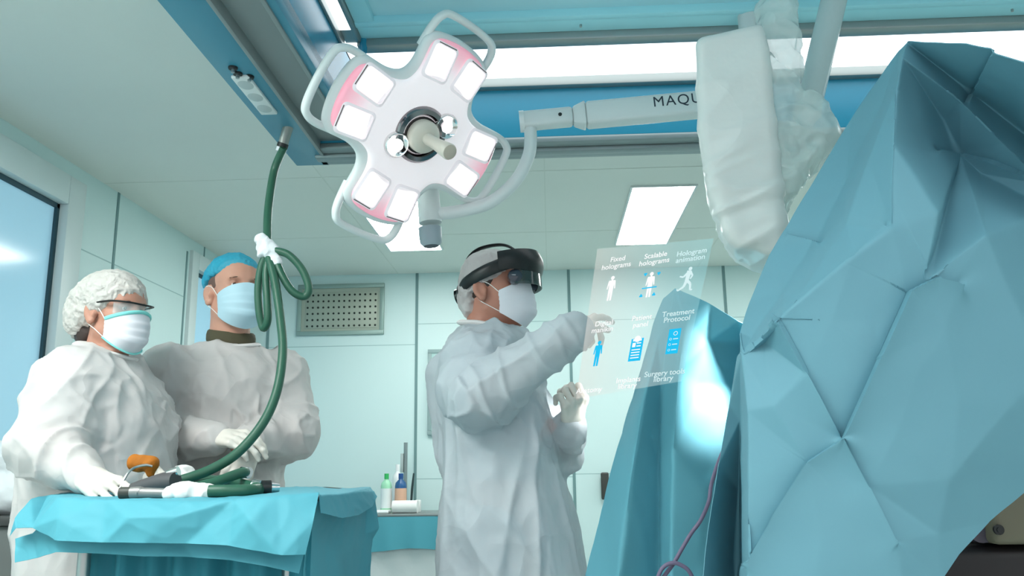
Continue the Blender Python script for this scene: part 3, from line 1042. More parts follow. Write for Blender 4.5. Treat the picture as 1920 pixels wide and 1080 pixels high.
def collar(pts, r, parent, m='collar', name='collar', flat=2.2):
    bm = BM(); tube(bm, pts, r, seg=12, closed=True, flat=flat, up=(0, 0, 1), n=6)
    return part(name, bm, m, parent)


# ------------------------------------------------------------------ person with the mixed-reality headset
def headset_wearer():
    Y = 2.65
    o = W(922, 552, Y)
    f = unit((0.955, -0.30, 0))
    h = Head(o, f, math.radians(6), .98)
    hip = (W(945, 800, Y).x, Y)
    t = thing('person', (hip[0], hip[1], 0), 'person in a white gown wearing a black headset, reaching towards the floating menu', 'person')
    X = lambda px, py: W(px, py, Y).x
    Z = lambda py: W(940, py, Y).z
    neck = W(908, 634, Y)
    sh_r, sh_l = W(893, 690, Y - .17), W(925, 690, Y + .16)
    el_r = W(905, 748, 2.36); wr_r = W(1068, 628, 2.30)
    el_l = W(1046, 842, 2.74); wr_l = W(1070, 800, 2.56)
    fing = W(1106, 594, 2.40)
    Hr = hand_pts(wr_r, fing - wr_r, (-.45, -.25, .85), 1, [(.35, .3, .2), (.9, 1.1, .6), (1.05, 1.2, .7), (1.1, 1.2, .7)], (.5, .5))
    Hl = hand_pts(wr_l, (.12, -.55, .62), (.55, -.72, -.45), 1, [(1.15, 1.25, .8)] * 4, (.25, .8))
    prof = [(0.30, .30, .30), (.55, 822, 1096), (1, 1, 1)]
    def row(py, xa, xb, ry, dz=0):
        xa, xb = X(xa, py), X(xb, py); return (Z(py), (xa + xb) / 2, Y, (xb - xa) / 2, ry)
    torso = [row(1500, 850, 1000, .15), row(900, 880, 1010, .16), row(780, 870, 1000, .17), row(690, 850, 985, .19), row(655, 862, 965, .15), row(632, 875, 950, .08)]
    lo = (o.x - .35, 2.0, -.02); hi = (o.x + .62, 3.05, o.z + .2)
    body_mesh('body', h, 'skin1', t, neck, torso, [(sh_r, el_r, wr_r), (sh_l, el_l, wr_l)], [Hr, Hl], f, hip, .060, lo, hi)
    add_eyes(h, t)
    scrubs('7c93a3', torso, [(sh_r, el_r, wr_r), (sh_l, el_l, wr_l)], f, hip, t, lo, hi, neck)
    # gown
    g = SDF((o.x - .42, 2.0, .22), (o.x + .62, 3.1, o.z), .0058)
    top = row(612, 866, 970, .080)
    g.loft([(.28, X(945, 1000), Y, .27, .29), row(1180, 815, 1120, .27), row(1080, 822, 1094, .26), row(1000, 824, 1080, .25), row(900, 832, 1056, .235), row(800, 838, 1034, .225),
            row(720, 830, 1015, .225), row(670, 836, 1000, .20), row(640, 846, 990, .16), row(624, 858, 976, .115), top], .03)
    g.cap(sh_r, el_r + V((-.02, 0, .0)), .096, .086, .06); g.cap(el_r + V((0, 0, .01)), wr_r + (wr_r - el_r) * .06, .082, .050, .03)
    g.cap(W(862, 730, 2.42), W(935, 742, 2.38), .050, .050, .06)
    g.cap(sh_l, el_l, .095, .075, .05); g.cap(el_l, wr_l, .066, .046, .03)
    g.cap(W(838, 700, 2.72), W(842, 850, 2.72), .055, .040, .06)
    # neck opening
    g.cap(neck + V((0.025, 0, -.012)), neck + V((.06, 0, .08)), .070, .086, .01, 's')
    arms = [[(sh_r, el_r), (el_r, wr_r)], [(sh_l, el_l), (el_l, wr_l)]]
    sdf_obj('gown', g, 'gownblue', t, 2, disp=gown_folds(arms, 1.0, 11.0))
    ring = []
    for k in range(16):
        a = 2 * PI * k / 16
        c = neck + V((.022, 0, .022))
        ring.append(c + V((math.cos(a) * .088, math.sin(a) * .080, -.030 * math.cos(a) + .004 * math.sin(3 * a))))
    collar(ring, .010, t)
    glove('glove', Hr, t, wr_r + (el_r - wr_r) * .30, 'glove on the raised pointing hand', .038)
    glove('glove', Hl, t, wr_l + (el_l - wr_l) * .5, 'glove on the closed lower hand', .036)
    hair_obj(h, 'hair', t, .005, [((.045, 0, .035), (.6, 0, -.55)), ((-.03, 0, -.085), (-.1, 0, -1)), ((.048, 0, .0), (1, 0, -.2))], extra=[((-.062, 0, -.03), (.030, .052, .06))])
    cap_obj('cap', h, 'bouffantsheer', (.000, 0, .052), (.104, .090, .098), (.085, 0, .045), (.35, 0, -1), t, (0,) * 3, (0,) * 3, 3.0, .005,
            [((-.066, 0, -.015), (.040, .068, .060))], 'sheer white cap under the headset', post=[((-.066, 0, -.028), (.036, .066, .050))])
    mask_obj(h, t, 'mask')

    # ---- the headset (worn, but a device of its own)
    hs = thing('headset', h.p(.08, 0, .05), 'black mixed-reality headset with a rear knob, worn over a white cap', 'headset')
    hw = .098
    def band(a, z0=.058):                            # angle 0 front .. pi back, tilted ring about the cap
        x = .026 + .128 * math.cos(a); y = hw * math.sin(a) * (1.0 if abs(math.cos(a)) < .8 else 1.0)
        return h.p(x, y, z0 + .030 * math.cos(a) - .004)
    bm = BM(); tube(bm, [band(2 * PI * k / 28) for k in range(28)], .021, seg=10, closed=True, flat=.34, up=h.u, n=3)
    part('head_band', bm, 'black', hs)
    bm = BM(); tube(bm, [h.p(.118, 0, .098), h.p(.085, .004, .142), h.p(.04, .004, .162), h.p(-.03, .003, .160), h.p(-.075, 0, .125), h.p(-.108, 0, .05)], .015, seg=10, flat=.3, up=h.l)
    part('top_strap', bm, 'black', hs)
    bm = BM()
    def vis(u, v):                                   # brow housing
        a = (u * 2 - 1) * 1.42
        z = .034 + .066 * (v - .5) * 2 * (1 - .30 * abs(u * 2 - 1)) * .5 + .040
        bul = .010 * math.sin(v * PI)
        return h.p(.058 + (.098 + bul) * math.cos(a), (.102 + bul * .6) * math.sin(a), z)
    grid(bm, vis, 36, 12); thicken(bm, -.016)
    part('brow_housing', bm, 'black', hs, sharp=50)
    bm = BM()
    def shield(u, v):
        a = (u * 2 - 1) * 1.05
        z = .066 - .070 * v
        return h.p(.060 + (.113 - .004 * v) * math.cos(a), .106 * math.sin(a), z)
    grid(bm, shield, 30, 10); thicken(bm, .002)
    part('visor', bm, mat('smoked_visor', '3c4a49', .06, alpha=.62, coat=.5), hs)
    for s, nm in ((1, 'lens_housing'), (-1, 'lens_housing')):
        bm = BM(); lathe(bm, [(0, .016), (.012, .017), (.021, .012), (.024, 0), (.022, -.02)], h.p(.112, s * .078, .022), (h.f * .45 + h.l * s * .9), seg=22)
        part(nm, bm, mat('lens_glass', '2a3340', .1, coat=.6), hs)
    bm = BM(); tube(bm, [band(PI - .5, .05), band(PI - .2, .046), band(PI + .2, .046), band(PI + .5, .05)], .028, seg=12, flat=.5, up=h.u); part('rear_pad', bm, 'black', hs)
    bm = BM(); cyl(bm, h.p(-.096, 0, .015), h.p(-.122, 0, .012), .028, .026, 20); part('adjusting_knob', bm, 'blackgloss', hs)
    bm = BM(); ell(bm, h.p(.150, -.035, .088), (.006, .003, .003)); part('camera_dot', bm, 'chrome', hs)


headset_wearer()


# ------------------------------------------------------------------ person in the blue cap
def blue_cap_person():
    Y = 2.86
    o = W(438, 557, Y); f = unit((.66, -.75, 0)); l = V((-f.y, f.x, 0))
    h = Head(o, f, math.radians(3), 1.04)
    hip = (W(425, 800, Y).x, Y)
    t = thing('person', (hip[0], hip[1], 0), 'person in a blue cap and white gown with gloved hands folded behind the table', 'person')
    neck = W(430, 655, Y)
    cx = W(422, 760, Y).x
    sh_r, sh_l = W(312, 700, Y - .10), W(522, 705, Y + .08)
    el_r = W(292, 822, Y - .12); wr_r = W(400, 822, Y - .27)
    el_l = W(545, 812, Y - .02); wr_l = W(448, 836, Y - .25)
    # right hand lies over the left wrist
    Hr = hand_pts(wr_r, W(470, 822, Y - .31) - wr_r, (-.1, -.45, .9), -1, [(.5, .55, .4), (.45, .5, .4), (.45, .5, .4), (.5, .5, .4)], (.5, .4))
    Hl = hand_pts(wr_l + V((.03, .02, 0)), V((-.25, -.25, -.75)), (.35, -.9, .2), 1, [(.3, .4, .3)] * 4, (.3, .4))
    X = lambda px, py: W(px, py, Y).x
    Z = lambda py: W(420, py, Y).z
    def row(py, xa, xb, ry): a, b = X(xa, py), X(xb, py); return (Z(py), (a + b) / 2, Y, (b - a) / 2, ry)
    torso = [row(1500, 350, 500, .11), row(880, 340, 505, .12), row(740, 325, 520, .12), row(690, 340, 510, .10), row(664, 385, 475, .06)]
    lo = (cx - .40, 2.2, -.02); hi = (cx + .42, 3.1, o.z + .2)
    body_mesh('body', h, 'skin2', t, neck, torso, [(sh_r, el_r, wr_r), (sh_l, el_l, wr_l)], [Hr, Hl], f, hip, .062, lo, hi)
    add_eyes(h, t)
    scrubs('6a6a58', torso, [(sh_r, el_r, wr_r), (sh_l, el_l, wr_l)], f, hip, t, lo, hi, neck)
    g = SDF((cx - .44, 2.2, .22), (cx + .46, 3.15, o.z), .0058)
    g.loft([(.28, cx, Y, .30, .26), row(1150, 300, 560, .20), row(1000, 312, 530, .18), row(900, 312, 520, .175), row(800, 306, 528, .175), row(720, 300, 530, .175), row(690, 312, 526, .15),
            row(668, 352, 500, .115), row(650, 375, 478, .085)], .03)
    g.cap(sh_r, el_r, .098, .088, .06); g.cap(el_r, wr_r, .080, .045, .03)
    g.cap(sh_l, el_l, .098, .094, .06); g.cap(el_l, wr_l + (el_l - wr_l) * .2, .082, .050, .03)
    g.cap(neck + V((0, 0, -.005)), neck + V((0, 0, .1)), .070, .084, .01, 's')
    arms = [[(sh_r, el_r), (el_r, wr_r)], [(sh_l, el_l), (el_l, wr_l)]]
    sdf_obj('gown', g, 'gown', t, 2, disp=gown_folds(arms, 1.0, 31.0))
    ring = [neck + V((0, 0, .012)) + V((math.cos(a) * .086, math.sin(a) * .080, -.016 * math.sin(-a))) for a in [2 * PI * k / 16 for k in range(16)]]
    collar(ring, .009, t)
    bm = BM()                                        # high olive shirt collar
    tube(bm, [neck + V((.004, 0, .036)) + V((math.cos(a) * .074, math.sin(a) * .070, -.014 * math.cos(a + .8))) for a in [2 * PI * k / 14 for k in range(14)]], .026, seg=10, closed=True, flat=.35, up=(0, 0, 1), n=4)
    part('shirt_collar', bm, 'tshirt', t)
    glove('glove', Hl, t, wr_l + (el_l - wr_l) * .48, 'glove on the hand underneath', .043)
    glove('glove', Hr, t, wr_r + (el_r - wr_r) * .42, 'glove on the hand laid on top', .040)
    hair_obj(h, 'stubble', t, .0015, [((.052, 0, .06), (1, 0, -.25)), ((0, 0, .012), (0, 0, -1))], 'hair')
    cap_obj('cap', h, 'bluecap', (-.008, 0, .066), (.106, .086, .086), (.09, 0, .072), (.18, 0, -1), t, (0,) * 3, (0,) * 3, 13.0, .005,
            [((-.07, 0, .05), (.055, .075, .055))], 'gathered translucent blue cap')
    mask_obj(h, t, 'maskblue')


blue_cap_person()


# ------------------------------------------------------------------ person in safety glasses
def glasses_person():
    Y = 2.42
    o = W(212, 594, Y); f = unit((.93, -.37, 0)); l = V((-f.y, f.x, 0))
    h = Head(o, f, math.radians(-3), .89)
    cx = W(195, 800, Y).x
    hip = (cx, Y + .02)
    t = thing('person', (hip[0], hip[1], 0), 'person in a white bouffant cap and safety glasses with one hand on the drape', 'person')
    neck = W(190, 668, Y)
    sh_r, sh_l = W(140, 715, Y - .14), W(225, 712, Y + .14)
    el_r = W(92, 838, Y - .26); wr_r = W(158, 893, 2.10)
    el_l = W(275, 800, Y + .10); wr_l = W(262, 862, Y - .02)
    tip = W(226, 928, 2.02)
    Hr = hand_pts(wr_r, tip - wr_r, (.25, -.55, .75), -1, [(.25, .4, .3), (.35, .4, .3), (.4, .4, .3), (.45, .4, .3)], (.35, .3), .12)
    Hl = hand_pts(wr_l, (.5, -.5, -.4), (.4, -.4, .8), 1, [(.4, .5, .4)] * 4)
    X = lambda px, py: W(px, py, Y).x
    Z = lambda py: W(190, py, Y).z
    def row(py, xa, xb, ry): a, b = X(xa, py), X(xb, py); return (Z(py), (a + b) / 2, Y, (b - a) / 2, ry)
    torso = [row(1500, 110, 260, .15), row(900, 110, 262, .15), row(760, 105, 262, .15), row(700, 115, 250, .15), row(672, 150, 228, .07)]
    lo = (cx - .42, 1.9, -.02); hi = (cx + .42, 2.95, o.z + .2)
    body_mesh('body', h, 'skin3', t, neck, torso, [(sh_r, el_r, wr_r), (sh_l, el_l, wr_l)], [Hr, Hl], f, hip, .050, lo, hi)
    add_eyes(h, t)
    scrubs('a9b4b8', torso, [(sh_r, el_r, wr_r), (sh_l, el_l, wr_l)], f, hip, t, lo, hi, neck)
    g = SDF((cx - .46, 1.95, .22), (cx + .46, 3.0, o.z), .0058)
    g.loft([(.28, cx - .04, Y, .22, .21), row(1150, 56, 318, .21), row(1000, 62, 318, .21), row(900, 70, 312, .205), row(800, 84, 306, .20), row(740, 92, 288, .20), row(705, 100, 262, .18),
            row(680, 118, 242, .135), row(660, 142, 226, .09), row(645, 155, 216, .07)], .03)
    g.cap(sh_r, el_r, .092, .088, .06); g.cap(el_r, wr_r, .084, .046, .03)
    g.cap(sh_l, el_l, .090, .080, .06); g.cap(el_l, wr_l, .070, .045, .03)
    g.cap(neck + V((.012, 0, -.012)), neck + V((.05, 0, .09)), .058, .070, .01, 's')
    arms = [[(sh_r, el_r), (el_r, wr_r)], [(sh_l, el_l), (el_l, wr_l)]]
    sdf_obj('gown', g, 'gown', t, 2, disp=gown_folds(arms, 1.0, 57.0))
    ring = [neck + V((.012, 0, .012)) + V((math.cos(a) * .074, math.sin(a) * .070, -.022 * math.cos(a))) for a in [2 * PI * k / 16 for k in range(16)]]
    collar(ring, .008, t)
    glove('glove', Hr, t, wr_r + (el_r - wr_r) * .30, 'glove on the hand resting on the drape', .042)
    glove('glove', Hl, t, wr_l + (el_l - wr_l) * .4, 'glove on the far hand', .040)
    hair_obj(h, 'hair', t, .006, [((.06, 0, .05), (1, 0, -.5)), ((-.01, 0, -.02), (.75, 0, -.6))], extra=[((-.085, 0, -.045), (.055, .06, .07))])
    cap_obj('cap', h, 'bouffant', (-.022, 0, .058), (.122, .098, .098), (.088, 0, .052), (.62, 0, -.95), t, (0,) * 3, (0,) * 3, 23.0, .009,
            [((-.095, 0, .012), (.075, .086, .075)), ((-.105, 0, -.035), (.050, .072, .055))], 'puffy gathered white cap', 30)
    mask_obj(h, t, 'mask', trim='masktrim', top=.006)
    # safety glasses
    gl = BM(); tube(gl, [h.p(-.005, -.086, .030), h.p(.05, -.084, .036), h.p(.088, -.072, .038), h.p(.122, -.045, .036), h.p(.136, 0, .034), h.p(.122, .045, .036), h.p(.088, .072, .038), h.p(-.005, .086, .030)], .0042, seg=8, flat=.7)
    go = part('safety_glasses', gl, 'black', t)
    def lens(u, v):
        a = (u * 2 - 1)
        return h.p(.132 - .045 * a * a * 1.1 + .0, .074 * a, .034 - .046 * v * (1 - .25 * a * a))
    bm = BM(); grid(bm, lens, 24, 8); thicken(bm, .0016)
    part('lens', bm, mat('clear_lens', 'cfe0e2', .04, alpha=.22, coat=.5), go)


glasses_person()


# ================================================================== surgical lamp
def surgical_lamp():
    Cn = W(784, 250, 2.1)
    right, up = CAM_ROT.col[0].copy(), CAM_ROT.col[1].copy()
    d = (Cn - CAM_LOC).normalized()
    a = math.radians(36)
    n = (-d * math.cos(a) + (right * .86 - up * .51).normalized() * math.sin(a)).normalized()
    ey = right * .40 + up * .92; ey = (ey - n * ey.dot(n)).normalized(); ex = ey.cross(n).normalized()
    XF = Matrix(((ex.x, ey.x, n.x, Cn.x), (ex.y, ey.y, n.y, Cn.y), (ex.z, ey.z, n.z, Cn.z), (0, 0, 0, 1)))
    L = lambda x, y, z: XF @ V((x, y, z))
    t = thing('surgical_lamp', Cn, 'white four-lobed surgical lamp with pink glowing rim and a jointed white arm', 'surgical lamp')
    R0 = .266

    def outline(g, inset, z0, z1, rnd, back=0.0, k=.075):
        sl, x, y, z = g.region(g.lo, g.lo + g.n * g.h)
        hw = .096 - inset
        def rb(X, Y, hx, hy, r=.03):
            qx, qy = np.abs(X) - hx + r, np.abs(Y) - hy + r
            return np.sqrt(np.maximum(qx, 0) ** 2 + np.maximum(qy, 0) ** 2) + np.minimum(np.maximum(qx, qy), 0) - r
        flare = 1 + .16 * np.clip(np.maximum(np.abs(x), np.abs(y)) / .28, 0, 1)
        A = rb(x, y / flare, R0 + .05, hw); B = rb(x / flare, y, hw, R0 + .05)
        hh = np.maximum(k - np.abs(A - B), 0) / k
        D = np.minimum(A, B) - hh * hh * k * .25
        rr = np.sqrt(x * x + y * y)
        C_ = rr - (R0 - inset)
        k2 = .03; hh = np.maximum(k2 - np.abs(D - C_), 0) / k2; D = np.maximum(D, C_) + hh * hh * k2 * .25
        zc, hz = (z0 + z1) / 2, (z1 - z0) / 2
        dz = np.abs(z - zc + .05 * rr * rr * 2) - hz + rnd
        if back: D = D + np.clip((z1 - z) / (z1 - z0), 0, 1) ** 2 * back
        q = np.sqrt(np.maximum(D + rnd, 0) ** 2 + np.maximum(dz, 0) ** 2) + np.minimum(np.maximum(D + rnd, dz), 0) - rnd
        g.F[:] = np.broadcast_to(q, g.F.shape).astype(np.float32)

    lo, hi = (-.33, -.33, -.13), (.33, .33, .07)
    g = SDF(lo, hi, .0045); outline(g, -.004, -.078, .004, .022, .035)
    sdf_obj('back_shell', g, 'whiteplastic', t, 1, xf=XF)
    g = SDF(lo, hi, .004); outline(g, .014, -.012, .016, .010)
    m = bpy.data.materials.new('lamp_cover'); m.use_nodes = True
    nt = m.node_tree; N = nt.nodes; b = N['Principled BSDF']
    tc = N.new('ShaderNodeTexCoord'); ln = N.new('ShaderNodeVectorMath'); ln.operation = 'LENGTH'
    nt.links.new(tc.outputs['Object'], ln.inputs[0])
    cr = N.new('ShaderNodeValToRGB'); cr.color_ramp.elements[0].position = .165; cr.color_ramp.elements[0].color = srgb('f4e8eb')
    cr.color_ramp.elements[1].position = .258; cr.color_ramp.elements[1].color = srgb('f59bb0')
    nt.links.new(ln.outputs['Value'], cr.inputs['Fac']); nt.links.new(cr.outputs['Color'], b.inputs['Base Color'])
    nt.links.new(cr.outputs['Color'], b.inputs['Emission Color']); b.inputs['Emission Strength'].default_value = .38
    b.inputs['Roughness'].default_value = .25; b.inputs['Coat Weight'].default_value = .3
    M['lampcover'] = m
    sdf_obj('front_cover', g, m, t, 1, xf=XF, base=Cn)
    lens = emat('lamp_lens', 'fffafa', 1.15)
    fr = mat('lens_bezel', 'e6dde1', .25, coat=.4, emit=.3)
    dark = mat('lens_edge', '6d5a5c', .3)
    for i in range(4):
        an = i * PI / 2
        rx, ry = V((math.cos(an), math.sin(an), 0)), V((-math.sin(an), math.cos(an), 0))
        for s in (1, -1):
            c = rx * .186 + ry * s * .052
            ang = s * .10
            u = rx * math.cos(ang) + ry * math.sin(ang); v = -rx * math.sin(ang) + ry * math.cos(ang)
            def rr(hx, hy, r, k=6):
                P = []
                for cx, cy, a0 in ((hx - r, hy - r, 0), (-hx + r, hy - r, PI / 2), (-hx + r, -hy + r, PI), (hx - r, -hy + r, 1.5 * PI)):
                    for q in range(k + 1): P.append((cx + r * math.cos(a0 + q * PI / 2 / k), cy + r * math.sin(a0 + q * PI / 2 / k)))
                return P
            z0 = .0105
            sag = -.05 * 2 * .19 ** 2
            o = c + V((0, 0, .0178 + sag * .9))
            bm = BM()
            A, B = rr(.050, .041, .014), rr(.043, .034, .011)
            va = [bm.verts.new(L(*(o + u * x + v * y))) for x, y in A]; vb = [bm.verts.new(L(*(o + u * x + v * y + V((0, 0, .004))))) for x, y in B]
            vc = [bm.verts.new(L(*(o + u * x * .96 + v * y * .96 + V((0, 0, -.006))))) for x, y in B]
            for P, Q in ((va, vb), (vb, vc)):
                for k in range(len(P)): bm.faces.new((P[k], P[(k + 1) % len(P)], Q[(k + 1) % len(Q)], Q[k]))
            bz = part('lens_bezel', bm, fr, t, sharp=60)
            bm = BM(); prism(bm, [(x * .96, y * .96) for x, y in B], L(*(o + V((0, 0, -.001)))), XF.to_3x3() @ u, XF.to_3x3() @ v, n * -.004)
            part('lens', bm, lens, bz)
            bm = BM(); e0 = o + u * .046 - v * .030 + V((0, 0, .002)); e1 = o + u * .046 + v * .026 + V((0, 0, .002))
            tube(bm, [L(*e0), L(*e1)], .0016, seg=6, n=1); part('lens_edge', bm, dark, bz)
    # outer handles
    for i in range(4):
        an = i * PI / 2
        rx, ry = V((math.cos(an), math.sin(an), 0)), V((-math.sin(an), math.cos(an), 0))
        q = lambda r, s, z: L(*(rx * r + ry * s + V((0, 0, z))))
        w = .100
        bm = BM()
        tube(bm, [q(.200, w * .98, -.035), q(.258, w * 1.0, -.024), q(.290, w * .92, -.020), q(.306, w * .70, -.020), q(.311, 0, -.020), q(.306, -w * .70, -.020), q(.290, -w * .92, -.020), q(.258, -w * 1.0, -.024), q(.200, -w * .98, -.035)],
             .0135, seg=12, flat=.75, up=n)
        part('handle', bm, 'whiteplastic', t)
    # hub
    bm = BM(); lathe(bm, [(.078, .004), (.078, .014), (.070, .024), (.058, .026), (.052, .016), (.050, .006)], Cn, n, 40); part('hub_ring', bm, mat('hub_chrome', '8a8688', .12, 1.0), t)
    for sx in (1, -1):
        p = L(sx * .054, sx * .052, .014)
        bm = BM(); lathe(bm, [(.034, -.006), (.035, .008), (.031, .014), (.026, .008), (.012, .002), (0, .001)], p, n, 28); c = part('spot_cup', bm, 'chrome', t)
        bm = BM(); ell(bm, p + n * .010, (.016, .016, .016), seg=16); part('spot_lens', bm, emat('spot_lens', 'ffffff', 3.0), c)
    cream = mat('cream_plastic', 'd8cfc2', .45)
    bm = BM(); lathe(bm, [(.044, .0), (.044, .034), (.040, .042), (.026, .050), (0, .052)], Cn + n * .004, n, 32); part('handle_base', bm, cream, t)
    bm = BM(); lathe(bm, [(.017, .04), (.0155, .075), (.0165, .11), (.0205, .150), (.0215, .166), (.019, .171)], Cn, n, 24); hd = part('sterile_handle', bm, cream, t)
    bm = BM(); lathe(bm, [(.0192, .1705), (.016, .172), (0, .172)], Cn, n, 24); part('end_cap', bm, mat('cap_beige', 'bfb3a4', .5), hd)
    bm = BM(); cyl(bm, Cn + n * .004, Cn + n * .02, .05, seg=28); part('hub_core', bm, mat('hub_dark', '4a4446', .25, .8), t)
    # yoke and arm
    Y = 2.34
    bm = BM(); tube(bm, [L(0, 0, -.06), L(.03, -.06, -.10), W(798, 330, 2.33), W(802, 372, Y)], .03, seg=14); part('yoke', bm, 'whitepaint', t)
    bm = BM(); lathe(bm, [(.022, -.115), (.031, -.105), (.033, -.085), (.033, -.06)], W(803, 390, Y), (W(800, 350, Y) - W(807, 440, Y)), 24); part('joint_cap', bm, mat('joint_grey', '9aa6ad', .4), t)
    bm = BM(); cyl(bm, W(807, 418, Y), W(801, 345, Y), .033, .032, 24); part('yoke_joint', bm, 'whitepaint', t)
    bm = BM(); tube(bm, [W(812, 402, Y), W(860, 396, Y), W(918, 380, Y), W(966, 340, Y), W(990, 295, Y), W(995, 262, Y), W(993, 232, Y)], .0185, seg=16); part('curved_tube', bm, 'whitepaint', t)
    a0, a1 = W(978, 228, Y), W(1074, 219, Y)
    ud = (a1 - a0).normalized(); vd = V((0, 0, 1)); vd = (vd - ud * vd.dot(ud)).normalized(); nd = ud.cross(vd)
    def bar(p, q, h0, h1, dpt, bev):
        bm = BM(); vs = box(bm, (-.5, -.5, -.5), (.5, .5, .5))
        ln = (q - p).length
        for v in bm.verts:
            hgt = h0 if v.co.x < 0 else h1
            v.co = p + ud * ((v.co.x + .5) * ln) + vd * (v.co.z * hgt) + nd * (v.co.y * dpt * (1 if v.co.x > 0 or h0 == h1 else h0 / h1))
        bmesh.ops.recalc_face_normals(bm, faces=bm.faces)
        bmesh.ops.bevel(bm, geom=list(bm.edges), offset=bev, segments=3, affect='EDGES', profile=.5)
        return bm
    part('elbow', bar(a0, a1, .050, .050, .052, .010), 'whitepaint', t)
    a2 = a0 + ud * ((W(1098, 219, Y) - a0).length)
    part('taper', bar(a1, a2, .050, .074, .064, .006), 'whitepaint', t)
    a3 = a2 + ud * .50
    part('arm', bar(a2, a3, .070, .070, .060, .010), 'whitepaint', t)
    bm = BM(); cyl(bm, a0 - ud * .006, a0 + ud * .008, .032, seg=20); part('elbow_cap', bm, 'whiteplastic', t)
    sc = W(1050, 221, Y) + nd * -.027
    side = nd if nd.y < 0 else -nd
    bm = BM(); p = W(1050, 221, Y); p = a0 + ud * (p - a0).dot(ud); cyl(bm, p + side * .024, p + side * .028, .0055, seg=14); part('screw', bm, 'black', t)
    p = W(1222, 204, Y); p = a0 + ud * (p - a0).dot(ud)
    me = text_mesh('MAQUET', .044, p + side * .0303 + vd * .008, ud, vd, .0004, align='LEFT', spacing=1.16, offset=0.0)
    link_mesh('lettering', me, mat('navy_lettering', '2a3440', .5), t, False)
    # spindle behind the wrapped device, up through the canopy
    s0 = a3 + V((.0, 0, 0))
    bm = BM(); cyl(bm, s0 + V((0, 0, -.05)), V((s0.x, s0.y, H)), .035, seg=24); part('spindle', bm, 'whitepaint', t)


surgical_lamp()


# ================================================================== the wrapped device
def poly_sdf(g, pts, y0, y1, r, shear=0.0):
    """convex-ish polygon (x, z) thickened in y with rounded edges"""
    sl, x, y, z = g.region(g.lo, g.lo + g.n * g.h)
    D = np.full((g.n[0], g.n[1] if shear else 1, g.n[2]), -9.0, np.float32)
    x = x - shear * (y - y0) if shear else x
    n = len(pts); area = sum(pts[i][0] * pts[(i + 1) % n][1] - pts[(i + 1) % n][0] * pts[i][1] for i in range(n))
    for i in range(n):
        a, b = pts[i], pts[(i + 1) % n]
        ex, ez = b[0] - a[0], b[1] - a[1]; ll = math.hypot(ex, ez)
        nx, nz = (ez / ll, -ex / ll) if area > 0 else (-ez / ll, ex / ll)
        q = (x - a[0]) * nx + (z - a[1]) * nz
        k = .02; hh = np.maximum(k - np.abs(D - q), 0) / k; D = np.maximum(D, q) + hh * hh * k * .25
    dy = np.abs(y - (y0 + y1) / 2) - (y1 - y0) / 2
    q = np.sqrt(np.maximum(D + r, 0) ** 2 + np.maximum(dy + r, 0) ** 2) + np.minimum(np.maximum(D + r, dy + r), 0) - r
    g.F[:] = np.minimum(g.F, np.broadcast_to(q, g.F.shape).astype(np.float32))


